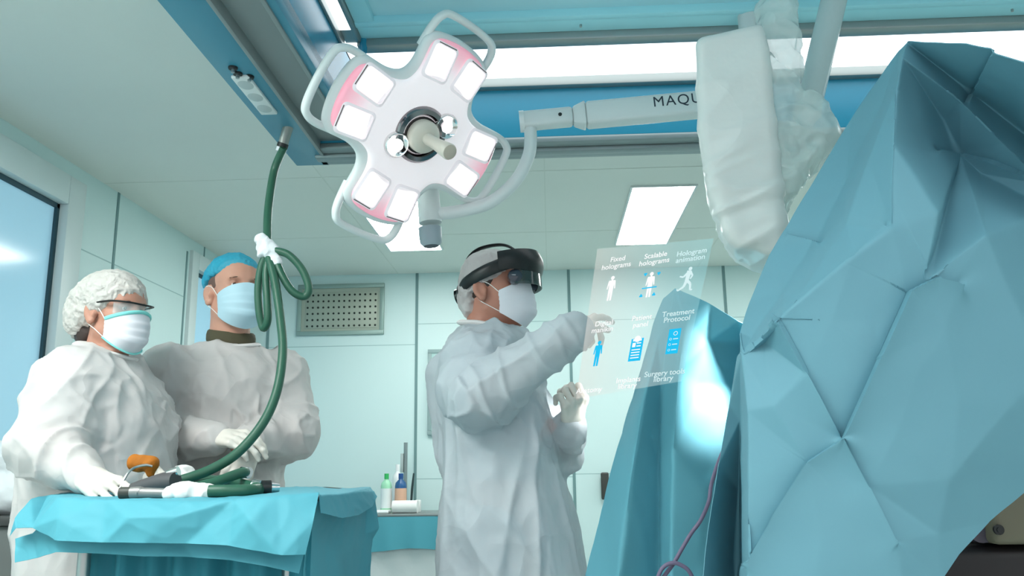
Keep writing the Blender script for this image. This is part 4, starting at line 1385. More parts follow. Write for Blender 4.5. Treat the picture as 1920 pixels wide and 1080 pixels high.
def wrapped_device():
    Y = 1.80
    P = lambda px, py, y=Y: W(px, py, y)
    c = P(1400, 260)
    t = thing('wrapped_detector', (c.x, c.y + .1, P(1400, 478).z), 'boxy device wrapped in a crumpled white plastic bag, hanging from a white pole', 'wrapped device')
    poly = [(1303, 68), (1432, 34), (1446, 52), (1460, 250), (1482, 468), (1440, 474), (1364, 450), (1336, 385), (1313, 290), (1303, 215)]
    xz = [(P(a, b).x, P(a, b).z) for a, b in poly]
    g = SDF((c.x - .18, Y - .04, c.z - .34), (c.x + .30, Y + .30, c.z + .34), .0045)
    poly_sdf(g, xz, Y, Y + .20, .022, .24)
    x0, z0 = c.x, c.z
    def dsp(X):
        xx, zz = X[:, 0] - x0, X[:, 2] - z0
        Q = np.stack([xx * .9 - zz * .25, X[:, 1] * .7, zz + xx * -.32], 1)
        low = np.clip((.08 - zz) / .18, 0, 1)
        return (.0085 * ridges(Q, (3.5, 6, 22), 2) * low + .0028 * ridges(Q, (9, 9, 38), 6) * low + .004 * ridges(np.stack([xx + zz * .8, X[:, 1], zz - xx * .6], 1), (4, 5, 9), 8)
                + .004 * vnoise(X, 7, 4))
    sdf_obj('bag', g, 'bag', t, 2, disp=dsp)
    # the loose, clear part of the bag on the right
    g = SDF((c.x - .05, Y - .02, c.z - .34), (c.x + .30, Y + .26, c.z + .48), .005)
    for pl, ya, yb in (([(1440, 60), (1452, 18), (1500, 30), (1520, 150), (1575, 205), (1574, 240), (1535, 300), (1500, 470), (1470, 470)], .03, .17), ([(1458, 190), (1520, 150), (1560, 178), (1590, 215), (1588, 245), (1545, 295), (1490, 330)], .03, .15),
                       ([(1440, 25), (1436, 5), (1452, -35), (1508, -40), (1515, 60), (1512, 150), (1460, 150)], .04, .14)):
        poly_sdf(g, [(P(a, b).x, P(a, b).z) for a, b in pl], Y + ya, Y + yb, .03)
    sdf_obj('loose_bag', g, 'bagsheer', t, 2, disp=lambda X: .010 * ridges(X, (13, 13, 13), 1) + .009 * vnoise(X, 15, 4) + .006 * ridges(X, (30, 30, 30), 7))
    # device inside and the pole it hangs from
    q0, q1 = P(1338, 95, Y + .1), P(1455, 420, Y + .1)
    bm = BM(); box(bm, (q0.x + .02, Y + .05, q1.z), (q1.x - .005, Y + .14, q0.z), .02, 3); part('housing', bm, 'whitepaint', t)
    bm = BM(); a, b = W(1578, -60, 2.1), W(1512, 215, 2.1)
    tube(bm, [a, b], .034, seg=20, n=1); part('pole', bm, mat('pole_paint', 'c3cfce', .3, coat=.3), t)
    bm = BM(); tube(bm, [b + (a - b) * .1, W(1500, 240, 2.06), W(1470, 250, 2.02), W(1440, 250, 2.0)], .028, seg=14); part('pole_bracket', bm, 'whitepaint', t)
    tp = a + (a - b) * 0.05
    bm = BM(); cyl(bm, a, V((a.x + .02, a.y, H)), .045, .05, 20); part('pole_mount', bm, 'whitepaint', t)


wrapped_device()


# ================================================================== drapes
def wrinkle(a, b, seed, sc=6):
    return lambda X: a * vnoise(X, sc, seed) + b * ridges(X, (sc * 2.2,) * 3, seed + 3)


SGN = [1]


def crease_disp(lines):
    """pressed creases: the cloth rises to a line on its left side and drops behind it; lines: (points, rise, drop, width)"""
    R = np.array(CAM_ROT)
    def f(X):
        q = (X - np.array(CAM_LOC)) @ R
        px, py = 960 + FPX * q[:, 0] / -q[:, 2], 540 - FPX * q[:, 1] / -q[:, 2]
        D = np.zeros(len(X))
        for pts, up_, dn, w in lines:
            best = np.full(len(X), 1e9); sg = np.zeros(len(X)); fall = np.ones(len(X)); n = len(pts) - 1
            for i, (a, b) in enumerate(zip(pts, pts[1:])):
                ex, ey = b[0] - a[0], b[1] - a[1]; L = math.hypot(ex, ey)
                t = ((px - a[0]) * ex + (py - a[1]) * ey) / L ** 2
                tc = t.clip(0, 1); d = np.hypot(px - a[0] - tc * ex, py - a[1] - tc * ey)
                m = d < best; best[m] = d[m]
                s = ((px - a[0]) * ey - (py - a[1]) * ex) / L
                sg[m] = s[m]
            e = np.exp(-best / w)
            D += np.where(sg > 0, up_, -dn) * e * (np.abs(sg) / (best + 1e-6)).clip(0, 1) ** 2 * np.exp(-((best - np.abs(sg)) / w) ** 2)
        return D
    return f


def big_drape():
    T = [('A', 1700, 79, 1.43), ('T1', 1812, 82, 1.26), ('T2', 1862, 96, 1.22), ('R1', 2060, 170, 1.14),
         ('c1', 1800, 188, 1.435), ('c2', 1880, 268, 1.435), ('c3', 1962, 345, 1.43), ('Rm', 2060, 430, 1.42), ('d1', 1862, 205, 1.47), ('d2', 1960, 280, 1.47),
         ('v1', 1768, 225, 1.50), ('v2', 1798, 292, 1.52), ('v3', 1838, 326, 1.50), ('v4', 1965, 392, 1.42),
         ('b0', 1692, 108, 1.405), ('b1', 1683, 160, 1.38), ('b2', 1677, 270, 1.335), ('b3', 1672, 430, 1.30), ('b4', 1640, 600, 1.305),
         ('L0', 1684, 95, 1.47), ('L1', 1601, 215, 1.52), ('L2', 1502, 378, 1.53), ('L3', 1442, 478, 1.53), ('L4', 1404, 566, 1.53), ('L5', 1386, 622, 1.50),
         ('w1', 1655, 190, 1.43), ('w2', 1585, 340, 1.475), ('w3', 1535, 440, 1.475), ('w4', 1468, 545, 1.465), ('w5', 1408, 632, 1.46),
         ('x2', 1630, 300, 1.385), ('x3', 1585, 420, 1.375), ('x4', 1500, 545, 1.385), ('x5', 1432, 640, 1.39),
         ('J', 1391, 664, 1.40), ('K1', 1398, 770, 1.365), ('K2', 1400, 910, 1.36), ('K3', 1397, 1056, 1.36), ('K4', 1402, 1180, 1.36),
         ('s0', 1382, 672, 1.47), ('s1', 1367, 760, 1.53), ('s2', 1348, 870, 1.58), ('s3', 1328, 1000, 1.62), ('s4', 1306, 1180, 1.66),
         ('m1', 1388, 790, 1.54), ('m2', 1386, 920, 1.70), ('m3', 1382, 1060, 1.76), ('m4', 1380, 1180, 1.78),
         ('P', 1580, 821, 1.350), ('Q', 1704, 546, 1.308), ('Q1', 1648, 670, 1.326), ('P2', 1513, 866, 1.358), ('P3', 1452, 962, 1.364), ('D1', 1628, 910, 1.336), ('D2', 1680, 1016, 1.325), ('D3', 1700, 1180, 1.318),
         ('G', 1462, 598, 1.362), ('G2', 1600, 482, 1.322), ('G1', 1515, 700, 1.344), ('e1', 1560, 600, 1.303), ('e2', 1450, 760, 1.332), ('e3', 1540, 1000, 1.312), ('e4', 1520, 1180, 1.32),
         ('q1', 1742, 520, 1.30), ('q2', 1790, 532, 1.315), ('q3', 1775, 620, 1.285), ('f1', 1760, 400, 1.315), ('f2', 1850, 440, 1.32), ('f3', 1720, 700, 1.270), ('f4', 1800, 760, 1.30), ('f5', 1680, 820, 1.280), ('f6', 1780, 900, 1.315),
         ('r2', 2060, 620, 1.36), ('r3', 2060, 830, 1.40), ('f7', 1920, 600, 1.33), ('f8', 1900, 760, 1.34),
         ('E1', 1925, 922, 1.38), ('E2', 1858, 978, 1.36), ('E3', 1800, 1040, 1.345), ('E4', 1765, 1090, 1.335), ('E5', 1730, 1180, 1.33), ('j1', 1760, 1000, 1.325)]
    front = 'P Q Q1 P2 P3 D1 D2 D3 G G1 G2 e1 e2 e3 e4 q1 q2 q3 f1 f2 f3 f4 f5 f6 f7 f8'.split()
    T = [(n, x, y, 1.298 + .055 * ((x - 1700) / 300) ** 2 + .00003 * max(0, y - 700)) if n in front else (n, x, y, Y) for n, x, y, Y in T]
    ix = {q[0]: i for i, q in enumerate(T)}; pts = [q[1:] for q in T]
    cd_ = crease_disp([([(1800, 536), (1752, 522), (1704, 546), (1648, 670), (1580, 821)], .014, .010, 34), ([(1580, 821), (1513, 866), (1452, 962), (1398, 1058)], .010, .008, 32),
                       ([(1580, 821), (1628, 910), (1682, 1018)], -.005, -.005, 26), ([(1462, 598), (1515, 700), (1580, 821)], -.005, -.006, 26), ([(1660, 425), (1600, 482), (1462, 598), (1392, 664)], .006, .006, 26),
                       ([(1925, 330), (1850, 300), (1762, 282)], .006, .008, 26), ([(1535, 455), (1478, 440)], .006, .006, 14), ([(1860, 100), (1815, 190)], .004, .006, 18), ([(1680, 170), (1672, 420)], -.0012, -.0015, 22)])
    I = lambda s: [ix[k] for k in s.split()]
    out = I('A T1 T2 R1 Rm r2 r3 E1 E2 E3 E4 E5 D3 e4 K4 m4 s4 s3 s2 s1 s0 L5 L4 L3 L2 L1 L0')
    cre = [I('A b0 b1 b2 b3 b4'), I('A c1 c2 c3 Rm'), I('b0 v1 v2 v3 v4 Rm'), I('v2 q1 Q'), I('L0 w1 w2 w3 w4 w5 J'), I('b1 x2 x3 x4 x5 J'), I('L5 s0'), I('J K1 K2 K3 K4'), I('L5 w5'), I('s0 J'),
           I('J m1 m2 m3 m4'), I('Q Q1 P P2 P3 K3'), I('P D1 D2 D3'), I('G G1 P'), I('J G G2 b3'), I('Q q1 q2'), I('q1 q3'), I('A d1 d2 Rm')]
    bm = cloth(pts, out, cre, 6, 16, lambda X: SGN[0] * cd_(X) + .0035 * vnoise(X, 7, 3) + .0012 * vnoise(X, 22, 5))
    o = obj('surgical_drape', bm, 'drape', None, sharp=65)
    tag(o, 'large teal surgical drape filling the right side in the foreground', 'drape')
    # the machine it hangs over, seen only below its hem at the right
    c = W(1900, 980, 1.75)
    t = thing('imaging_machine', (c.x + .1, 1.75, 0), 'beige and black machine showing below the hem of the big teal drape', 'machine')
    bm = BM(); box(bm, (W(1862, 980, 1.6).x, 1.6, W(1900, 1022, 1.6).z), (W(1862, 980, 1.6).x + .40, 1.95, W(1900, 925, 1.6).z + .02), .012, 3); hb = part('cabinet', bm, mat('machine_beige', '6f6a58', .5), t)
    q = W(1871, 993, 1.598)
    bm = BM(); cyl(bm, q, q + V((0, -.005, 0)), .009, seg=18); cyl(bm, q + V((0, -.005, 0)), q + V((0, -.007, 0)), .0045, seg=12); part('screw', bm, 'black', hb)
    bm = BM(); box(bm, (W(1740, 1050, 1.62).x, 1.62, .12), (c.x + .50, 2.0, W(1900, 1028, 1.6).z), .02, 3); part('base', bm, mat('machine_black', '191417', .5), t)
    e = W(1838, 990, 1.64); bm = BM(); lathe(bm, [(0, -.01), (.026, -.006), (.028, .03)], e, (0, 1, 0), 20); part('knob', bm, mat('machine_mauve', '554c58', .5), t)
    bm = BM(); tube(bm, [(c.x + .28, 1.8, .8), (c.x + .32, 1.72, 1.25), (c.x + .22, 1.66, 1.5), W(1810, 210, 1.60), W(1740, 230, 1.62)], .05, seg=16); part('curved_arm', bm, mat('machine_arm', '8b8f8c', .4, .3), t)
    for sx in (-.1, .4):
        bm = BM(); cyl(bm, (c.x + sx, 1.8, 0), (c.x + sx, 1.8, .13), .05, seg=18); part('caster', bm, 'black', t)


big_drape()


def far_sheet():
    T = [('A', 1266, 541, 2.350), ('a1', 1244, 560, 2.370), ('a2', 1226, 608, 2.390), ('a3', 1206, 678, 2.410), ('a4', 1184, 752, 2.420), ('a5', 1158, 840, 2.430), ('a6', 1128, 955, 2.440), ('a7', 1078, 1160, 2.450),
         ('B1', 1330, 569, 2.290), ('B2', 1384, 602, 2.270), ('B3', 1470, 640, 2.300), ('B4', 1470, 900, 2.350), ('B5', 1470, 1160, 2.350),
         ('h1', 1256, 610, 2.350), ('h2', 1240, 720, 2.370), ('h3', 1236, 880, 2.390), ('h4', 1234, 1160, 2.410),
         ('g1', 1232, 640, 2.360), ('g2', 1205, 760, 2.330), ('g3', 1182, 900, 2.310), ('g4', 1150, 1160, 2.310),
         ('k1', 1285, 600, 2.270), ('k2', 1272, 700, 2.250), ('k3', 1262, 850, 2.270), ('k4', 1258, 1000, 2.270), ('k5', 1256, 1160, 2.270),
         ('n1', 1330, 640, 2.320), ('n2', 1310, 720, 2.350), ('n3', 1345, 800, 2.370), ('n4', 1365, 860, 2.350),
         ('u1', 1395, 640, 2.410), ('u2', 1385, 720, 2.450), ('u3', 1400, 830, 2.430), ('z1', 1320, 920, 2.290), ('z2', 1310, 1045, 2.290), ('z3', 1380, 980, 2.350), ('z4', 1360, 1160, 2.310)]
    ix = {q[0]: i for i, q in enumerate(T)}; I = lambda s: [ix[k] for k in s.split()]
    bm = cloth([q[1:] for q in T], I('A B1 B2 B3 B4 B5 z4 k5 h4 g4 a7 a6 a5 a4 a3 a2 a1'),
               [I('A h1 h2 h3 h4'), I('a1 g1 g2 g3 g4'), I('A k1 k2 k3 k4 k5'), I('B1 n1 n2 n3 n4 B4'), I('B2 u1 u2 u3 B4'), I('k1 n1'), I('n3 z1 z2 z4')], 4, 2,
               lambda X: .003 * vnoise(X, 8, 13) + .002 * ridges(X, (9, 9, 9), 4))
    o = obj('surgical_sheet', bm, 'drapeback', None, sharp=65)
    tag(o, 'blue peaked sheet behind the floating menu, brightly lit at its right', 'drape')
    t = thing('drape_stand', (W(1300, 900, 2.72).x, 2.72, 0), 'steel stand holding up the peaked blue sheet behind the menu', 'stand')
    b0 = W(1270, 556, 2.56)
    x = W(1300, 900, 2.72).x
    bm = BM(); cyl(bm, (x, 2.72, 0.03), (x, 2.72, b0.z - .03), .012, seg=14); part('post', bm, 'steel', t)
    bm = BM(); tube(bm, [(x, 2.72, b0.z - .04), (x - .03, 2.66, b0.z - .02), (b0.x, 2.57, b0.z - .02), W(1380, 622, 2.50)], .010, seg=10); part('crossbar', bm, 'steel', t)
    bm = BM(); lathe(bm, [(0, .04), (.05, .035), (.16, .015), (.17, 0)], (x, 2.72, 0), seg=28); part('foot', bm, 'steel', t)


far_sheet()


def cable():
    bm = BM()
    tube(bm, [V((.90, 2.03, .99)), V((.78, 2.02, 1.10)), W(1420, 760, 1.90), W(1362, 835, 1.88), W(1336, 900, 1.84), W(1329, 940, 1.82), W(1314, 975, 1.80), W(1296, 1000, 1.80), W(1278, 1030, 1.80), W(1262, 1058, 1.80), W(1240, 1090, 1.80), W(1225, 1140, 1.82)], .0042, seg=10)
    tube(bm, [W(1228, 1100, 1.79), W(1240, 1068, 1.79), W(1258, 1056, 1.79), W(1278, 1060, 1.79), W(1296, 1078, 1.79), W(1312, 1130, 1.80)], .0042, seg=10)
    o = obj('cable', bm, mat('mauve_cable', '6b6078', .5)); tag(o, 'thin mauve cable looping down beside the dark edge of the big drape', 'cable')


cable()


# ================================================================== instrument table in front
ZT = 1.045


def instrument_table():
    t = thing('instrument_table', (-.80, 2.12, 0), 'instrument table hidden under aqua drapes, front left', 'table')
    bm = BM(); box(bm, (-1.06, 1.96, ZT - .03), (-.56, 2.38, ZT - .012), .006); part('tray', bm, 'steel', t)
    for sx in (-1.04, -.58):
        for sy in (1.92, 2.34):
            bm = BM(); cyl(bm, (sx, sy, .05), (sx, sy, ZT - .03), .014, seg=14); part('leg', bm, 'steel', t)
            bm = BM(); ell(bm, (sx, sy, .03), (.03, .02, .03), seg=14); part('caster', bm, 'black', t)
    bm = BM(); box(bm, (-1.05, 1.93, .2), (-.57, 2.33, .215), .004); part('shelf', bm, 'steel', t)


instrument_table()


def table_drape():
    t = thing('table_drape', (-.80, 2.1, .9), 'aqua cloth drape folded over the front left instrument table', 'table drape')
    dz = wrinkle(.0035, .0022, 21, 9)
    zy = lambda px, py, z=ZT: (px, py, WZ(px, py, z).y)
    # upper sheet: top plus the front flap
    yf = 1.80
    T = [('b1', 150, 921, 2.40), ('b2', 300, 920, 2.42), ('b3', 500, 915, 2.45), ('b4', 575, 912, 2.45),
         ('f0', 112, 932, 1.90), ('f1', 200, 937, 1.86), ('f2', 330, 938, 1.83), ('f3', 440, 936, 1.81), ('f4', 520, 930, 1.80), ('f5', 598, 924, 1.82),
         ('g0', 108, 972, 1.85), ('g1', 240, 970, 1.80), ('g2', 330, 968, 1.79), ('g3', 470, 975, 1.76), ('g4', 588, 975, 1.78),
         ('h0', 108, 1014, 1.84), ('h1', 190, 1017, 1.815), ('h2', 269, 1018, 1.80), ('h3', 350, 1019, 1.805), ('h4', 430, 1023, 1.78), ('h5', 528, 1041, 1.745), ('h6', 572, 1040, 1.765),
         ('k0', 90, 1003, 1.87), ('k1', 62, 990, 1.90), ('k2', 30, 990, 1.93), ('k3', 18, 1006, 1.90), ('k4', 28, 972, 1.95), ('k5', 58, 936, 2.02), ('k6', 92, 928, 2.10)]
    ix = {q[0]: i for i, q in enumerate(T)}; I = lambda s: [ix[k] for k in s.split()]
    bm = cloth([q[1:] for q in T], I('b1 b2 b3 b4 f5 g4 h6 h5 h4 h3 h2 h1 h0 k0 k1 k2 k3 k4 k5 k6'), [I('f0 f1 f2 f3 f4 f5'), I('f0 g0 h0'), I('f0 k6'), I('f2 g2 h2'), I('f0 k1')], 4, 2, dz)
    part('upper_sheet', bm, 'tabledrape', t, sharp=70)
    # lower sheet, a hand's width longer and a little behind
    T = [('a0', 100, 960, 1.90), ('a1', 330, 965, 1.86), ('a2', 470, 965, 1.84), ('a3', 596, 940, 1.86), ('c0', 104, 1035, 1.88), ('c1', 190, 1038, 1.85), ('c2', 269, 1043, 1.835), ('c3', 350, 1044, 1.835), ('c4', 430, 1050, 1.815), ('c5', 500, 1062, 1.79), ('c6', 560, 1075, 1.79),
         ('d0', 60, 1000, 1.96), ('d1', 28, 1010, 1.97), ('d2', 30, 1055, 1.95), ('d3', 70, 1046, 1.93), ('g', 583, 985, 1.82)]
    ix = {q[0]: i for i, q in enumerate(T)}; I = lambda s: [ix[k] for k in s.split()]
    bm = cloth([q[1:] for q in T], I('a0 a1 a2 a3 g c6 c5 c4 c3 c2 c1 c0 d3 d2 d1 d0'), [I('a0 c0'), I('a1 c2'), I('a2 c4')], 4, 2, dz)
    part('lower_sheet', bm, 'tabledrape', t, sharp=70)
    # right-hand end: top corner, short flap, long skirt
    T = [('b4', 570, 912, 2.45), ('b5', 640, 916, 2.50), ('b6', 694, 914, 2.52), ('e1', 706, 932, 2.44), ('e0', 700, 922, 2.46), ('f5', 598, 928, 1.86), ('f6', 650, 925, 2.10),
         ('p1', 602, 962, 1.83), ('p2', 640, 972, 1.98), ('p3', 672, 966, 2.14), ('p4', 698, 950, 2.32)]
    ix = {q[0]: i for i, q in enumerate(T)}; I = lambda s: [ix[k] for k in s.split()]
    bm = cloth([q[1:] for q in T], I('b4 b5 b6 e0 e1 p4 p3 p2 p1 f5'), [I('f5 f6 e0')], 4, 2, dz)
    part('end_flap', bm, 'tabledrape', t, sharp=70)
    T = [('p1', 596, 940, 1.88), ('p2', 650, 940, 2.12), ('p3', 690, 935, 2.38), ('q1', 575, 1000, 1.88), ('q2', 640, 1010, 2.13), ('q3', 682, 1000, 2.36), ('s1', 562, 1180, 1.86), ('s2', 620, 1180, 2.06), ('s3', 665, 1180, 2.34), ('s4', 690, 1180, 2.44), ('u', 636, 950, 2.08), ('e1', 704, 930, 2.45), ('e2', 709, 990, 2.42), ('e3', 697, 1010, 2.42)]
    ix = {q[0]: i for i, q in enumerate(T)}; I = lambda s: [ix[k] for k in s.split()]
    bm = cloth([q[1:] for q in T], I('p1 u p2 p3 e1 e2 e3 s4 s3 s2 s1 q1'), [I('p2 q2 s2'), I('p3 q3 s3'), I('p1 q1')], 4, 2, dz)
    part('end_skirt', bm, 'tabledrape', t, sharp=70)
    # long under-skirt at the front
    bm = BM()
    def sk(u, v):
        x = -1.06 + u * .54; y = 1.955 + .018 * math.sin(u * 23) + .012 * math.sin(u * 51 + 1) + (-.02) * v - (.07 * u)
        return V((x, y, ZT - .03 - v * .85))
    grid(bm, sk, 90, 40); thicken(bm, .0016)
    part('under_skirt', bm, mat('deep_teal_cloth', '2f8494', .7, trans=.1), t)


table_drape()


# ------------------------------------------------------------------ what lies on it
def P_(px, py, Y): return W(px, py, Y)


def hose():
    q = W(541, 252, 2.62)
    top = WZ(541, 240, 2.2)
    Y0 = top.y
    t = thing('gas_hose', (top.x, top.y, ZT), 'dark green hose hanging from the blue ceiling beam and coiled on the table', 'hose')
    ty = 2.45
    r = .0125
    bm = BM()
    tube(bm, [top + V((-.012, -.004, -.07)), W(514, 320, 2.60), W(503, 390, 2.54), W(501, 445, 2.47), W(503, 475, 2.42), W(516, 530, 2.38), W(526, 600, 2.34), W(530, 660, 2.30), W(520, 730, 2.26), W(495, 790, 2.22), W(450, 845, 2.18),
              W(400, 878, 2.14), W(340, 900, 2.10), W(300, 907, 2.10)], .0125, seg=14)
    part('hose_run', bm, 'hose', t)
    bm = BM()
    tube(bm, [W(504, 468, 2.42), W(490, 500, 2.42), W(484, 545, 2.42), W(487, 590, 2.42), W(494, 615, 2.42), W(502, 600, 2.40), W(501, 560, 2.40), W(499, 510, 2.41), W(508, 470, 2.42)], .0115, seg=12)
    a = part('hose_loop', bm, 'hose', t); a['label'] = 'narrow loop hanging left of the tape'
    bm = BM()
    tube(bm, [W(516, 470, 2.41), W(541, 478, 2.41), W(566, 505, 2.41), W(579, 540, 2.41), W(570, 556, 2.41), W(548, 546, 2.40), W(528, 515, 2.40), W(516, 485, 2.41)], .0115, seg=12)
    a = part('hose_loop', bm, 'hose', t); a['label'] = 'round loop hanging right of the tape'
    g = SDF(np.array(W(505, 468, 2.42)) - .09, np.array(W(505, 468, 2.42)) + .09, .003)
    g.cap(W(490, 450, 2.42), W(506, 470, 2.42), .018, .024, .01); g.cap(W(506, 470, 2.42), W(520, 492, 2.41), .022, .014, .01); g.cap(W(492, 452, 2.42), W(488, 476, 2.41), .012, .010, .01)
    sdf_obj('tape_tie', g, 'hosetape', t, 1, disp=lambda X: .004 * ridges(X, (45,) * 3, 2) + .003 * vnoise(X, 40, 1))
    bm = BM(); d = (W(514, 320, 2.60) - top).normalized()
    cyl(bm, top + V((0, 0, .01)), top + d * .055, .017, .016, 20); cp = part('coupling', bm, 'steeldull', t)
    bm = BM(); cyl(bm, top + d * .053, top + d * .068, .018, seg=20); part('coupling_ring', bm, 'black', cp)
    bm = BM(); cyl(bm, top + d * .068, top + d * .082, .0165, seg=20); part('white_band', bm, 'hosetape', t)
    # coils on the table
    z = ZT + .015
    def on(px, y, dz=0): 
        x = W(px, 920, y).x; return V((x, y, z + dz))
    bm = BM(); tube(bm, [on(345, 2.02), on(400, 2.06, .016), on(440, 2.12, .034), on(458, 2.16, .040), on(440, 2.20, .030), on(390, 2.16, .016), on(340, 2.10, .004)], r, seg=12); a = part('hose_coil', bm, 'hose', t)
    bm = BM(); tube(bm, [on(330, 2.24, .022), on(380, 2.26, .022), on(430, 2.20, .016), on(470, 2.12, .006), on(492, 2.06)], r, seg=12); part('hose_coil', bm, 'hose', t)
    bm = BM(); tube(bm, [on(392, 1.90), on(430, 1.905), on(470, 1.93), on(488, 1.98)], .0135, seg=14); part('hose_end', bm, 'hose', t)
    for px, y, dz in ((452, 2.17, .040), (476, 2.11, .008)):
        bm = BM(); c = on(px, y, dz); cyl(bm, c, c + V((.022, -.008, -.002)), .015, .014, 16); part('steel_fitting', bm, 'chrome', t)
    bm = BM(); c = on(490, 1.98, .004); cyl(bm, c, c + V((.018, .010, 0)), .017, seg=18); f = part('end_fitting', bm, 'black', t)
    bm = BM(); cyl(bm, c + V((.018, .010, 0)), c + V((.036, .018, 0)), .013, .010, 16); part('chrome_tip', bm, 'chrome', f)


hose()


def tabletop():
    z = ZT
    def on(px, y, dz=0): return V((W(px, 920, y).x, y, z + dz))
    # pneumatic hand tools
    t = thing('hand_drill', on(290, 2.0), 'dark grey pistol-shaped hand tool lying on the aqua drape', 'surgical tool')
    bm = BM(); tube(bm, [on(248, 2.06, .020), on(275, 2.05, .026), on(305, 2.04, .034), on(328, 2.03, .036)], [.013, .019, .023, .022], seg=16); part('body', bm, mat('tool_grey', '4b4a4c', .45), t)
    bm = BM(); c = on(326, 2.03, .040); cyl(bm, c + V((-.02, .01, .012)), c + V((.004, .01, .020)), .012, seg=16); part('chuck', bm, 'chrome', t)
    t = thing('saw_handpiece', on(285, 1.93), 'grey cylindrical handpiece lying in front of the pistol-shaped tool', 'surgical tool')
    bm = BM(); cyl(bm, on(226, 1.93, .013), on(246, 1.93, .013), .013, seg=18); part('coupling', bm, mat('tool_olive', '3c3d38', .5), t)
    bm = BM(); tube(bm, [on(246, 1.93, .013), on(262, 1.93, .0135), on(266, 1.93, .0125), on(300, 1.93, .0115), on(318, 1.93, .011)], [.013, .0135, .012, .011, .010], seg=18, n=3); part('body', bm, mat('tool_silver', '8f8f8d', .4, .5), t)
    bm = BM(); cyl(bm, on(318, 1.93, .011), on(330, 1.93, .009), .009, .006, 14); part('nose', bm, 'steel', t)
    # orange sponge on a wire
    t = thing('sponge_holder', on(262, 2.16), 'curved steel clamp holding an orange-brown sponge', 'sponge holder')
    g = SDF(np.array(W(270, 872, 2.14)) - .07, np.array(W(270, 872, 2.14)) + .07, .0026)
    g.cap(W(254, 866, 2.14), W(284, 868, 2.14), .019, .018, .012); g.cap(W(284, 872, 2.14), W(282, 890, 2.14), .014, .009, .012); g.cap(W(252, 872, 2.14), W(262, 876, 2.14), .014, .014, .01)
    sdf_obj('sponge', g, mat('iodine_sponge', 'a8620f', .8, bump=.5, bscale=90, bdist=.004, var=.25, vscale=30), t, 1, disp=lambda X: .0025 * vnoise(X, 60, 1))
    bm = BM(); tube(bm, [on(222, 2.06, .012), W(236, 893, 2.08), W(250, 878, 2.10), W(272, 872, 2.118), W(286, 874, 2.125)], .0032, seg=8); part('clamp', bm, 'steel', t)
    # gauze, towels
    def lump(name, label, cat, segs, m, seed, a=.008, sc=34):
        P = np.array([q[:] for s in segs for q in s[:2]])
        g = SDF(P.min(0) - .07, P.max(0) + .07, .0034)
        for p, q, r0, r1 in segs: g.cap(p, q, r0, r1, .012)
        g.cut((0, 0, z + .001), (0, 0, -1))
        o = sdf_obj(name, g, m, None, 1, disp=lambda X: a * .7 * crumple(X, sc, seed) + a * .8 * vnoise(X, sc * .6, seed + 2))
        return tag(o, label, cat)
    white = mat('gauze_white', 'e6e4e0', .8, bump=.4, bscale=80, bdist=.003)
    lump('gauze_pad', 'crumpled white gauze at the front edge of the aqua drape', 'gauze', [(on(318, 1.92, .010), on(345, 1.91, .012), .014, .017), (on(345, 1.91, .012), on(392, 1.92, .010), .017, .014)], white, 4)
    lump('white_towel', 'bunched white towel standing behind the green hose coils', 'towel', [(on(318, 2.33, .02), on(340, 2.34, .045), .022, .028), (on(340, 2.34, .04), on(372, 2.33, .02), .028, .018)], white, 9)
    lump('gauze_pad', 'flat white gauze under the hose, right of the coils', 'gauze', [(on(410, 2.02, .004), on(450, 2.03, .004), .014, .013)], white, 14, .003)
    lump('blue_wipe', 'small bright blue wipe beside the pistol-shaped tool', 'wipe', [(on(238, 2.13, .012), on(262, 2.14, .016), .015, .016)], mat('blue_wipe', '35b4d8', .7), 19, .003)
    bm = BM(); tube(bm, [on(585, 2.40, .004), on(610, 2.42, .008), on(640, 2.42, .004)], .006, seg=10, flat=.5); o = obj('dark_tubing', bm, mat('tubing_dark', '2f3b30', .5)); tag(o, 'short dark tube lying at the far right edge of the aqua drape', 'tube')


tabletop()


# ------------------------------------------------------------------ wrapped bundle on a dark cabinet, far left
def left_bundle():
    Y = 2.75
    t = thing('dark_cabinet', (W(-20, 1000, Y).x, Y, 0), 'dark low cabinet at the left edge behind the person in glasses', 'cabinet')
    zt = W(20, 968, Y).z
    x1 = W(45, 980, Y).x
    bm = BM(); box(bm, (XL + .05, Y, .08), (x1, Y + .5, zt - .03), .01); part('body', bm, mat('cabinet_grey', '5e6462', .5), t)
    bm = BM(); box(bm, (XL + .04, Y - .02, zt - .03), (x1 + .01, Y + .5, zt), .006); part('top', bm, mat('cabinet_top', '3a3d3c', .5), t)
    bm = BM(); box(bm, (XL + .08, Y + .03, 0), (x1 - .04, Y + .47, .08)); part('plinth', bm, 'black', t)
    g = SDF((XL + .02, Y - .06, zt - .02), (x1 + .1, Y + .5, zt + .40), .006)
    a = W(-20, 900, Y); b = W(52, 905, Y)
    for dz, r in ((.07, .075), (.17, .065)): g.cap((XL + .17, Y + .12, zt + dz), (x1 - .05, Y + .14, zt + dz + .005), r, r, .03)
    g.cut((0, 0, zt + .001), (0, 0, -1))
    o = sdf_obj('wrapped_bundle', g, mat('bundle_white', 'd5dadc', .6, bump=.4, bscale=15, bdist=.01), None, 2, disp=lambda X: .012 * ridges(X, (7, 7, 14), 3) + .006 * ridges(X, (18,) * 3, 5))
    tag(o, 'crumpled white wrapped bundle on the dark cabinet at the left edge', 'bundle')


left_bundle()


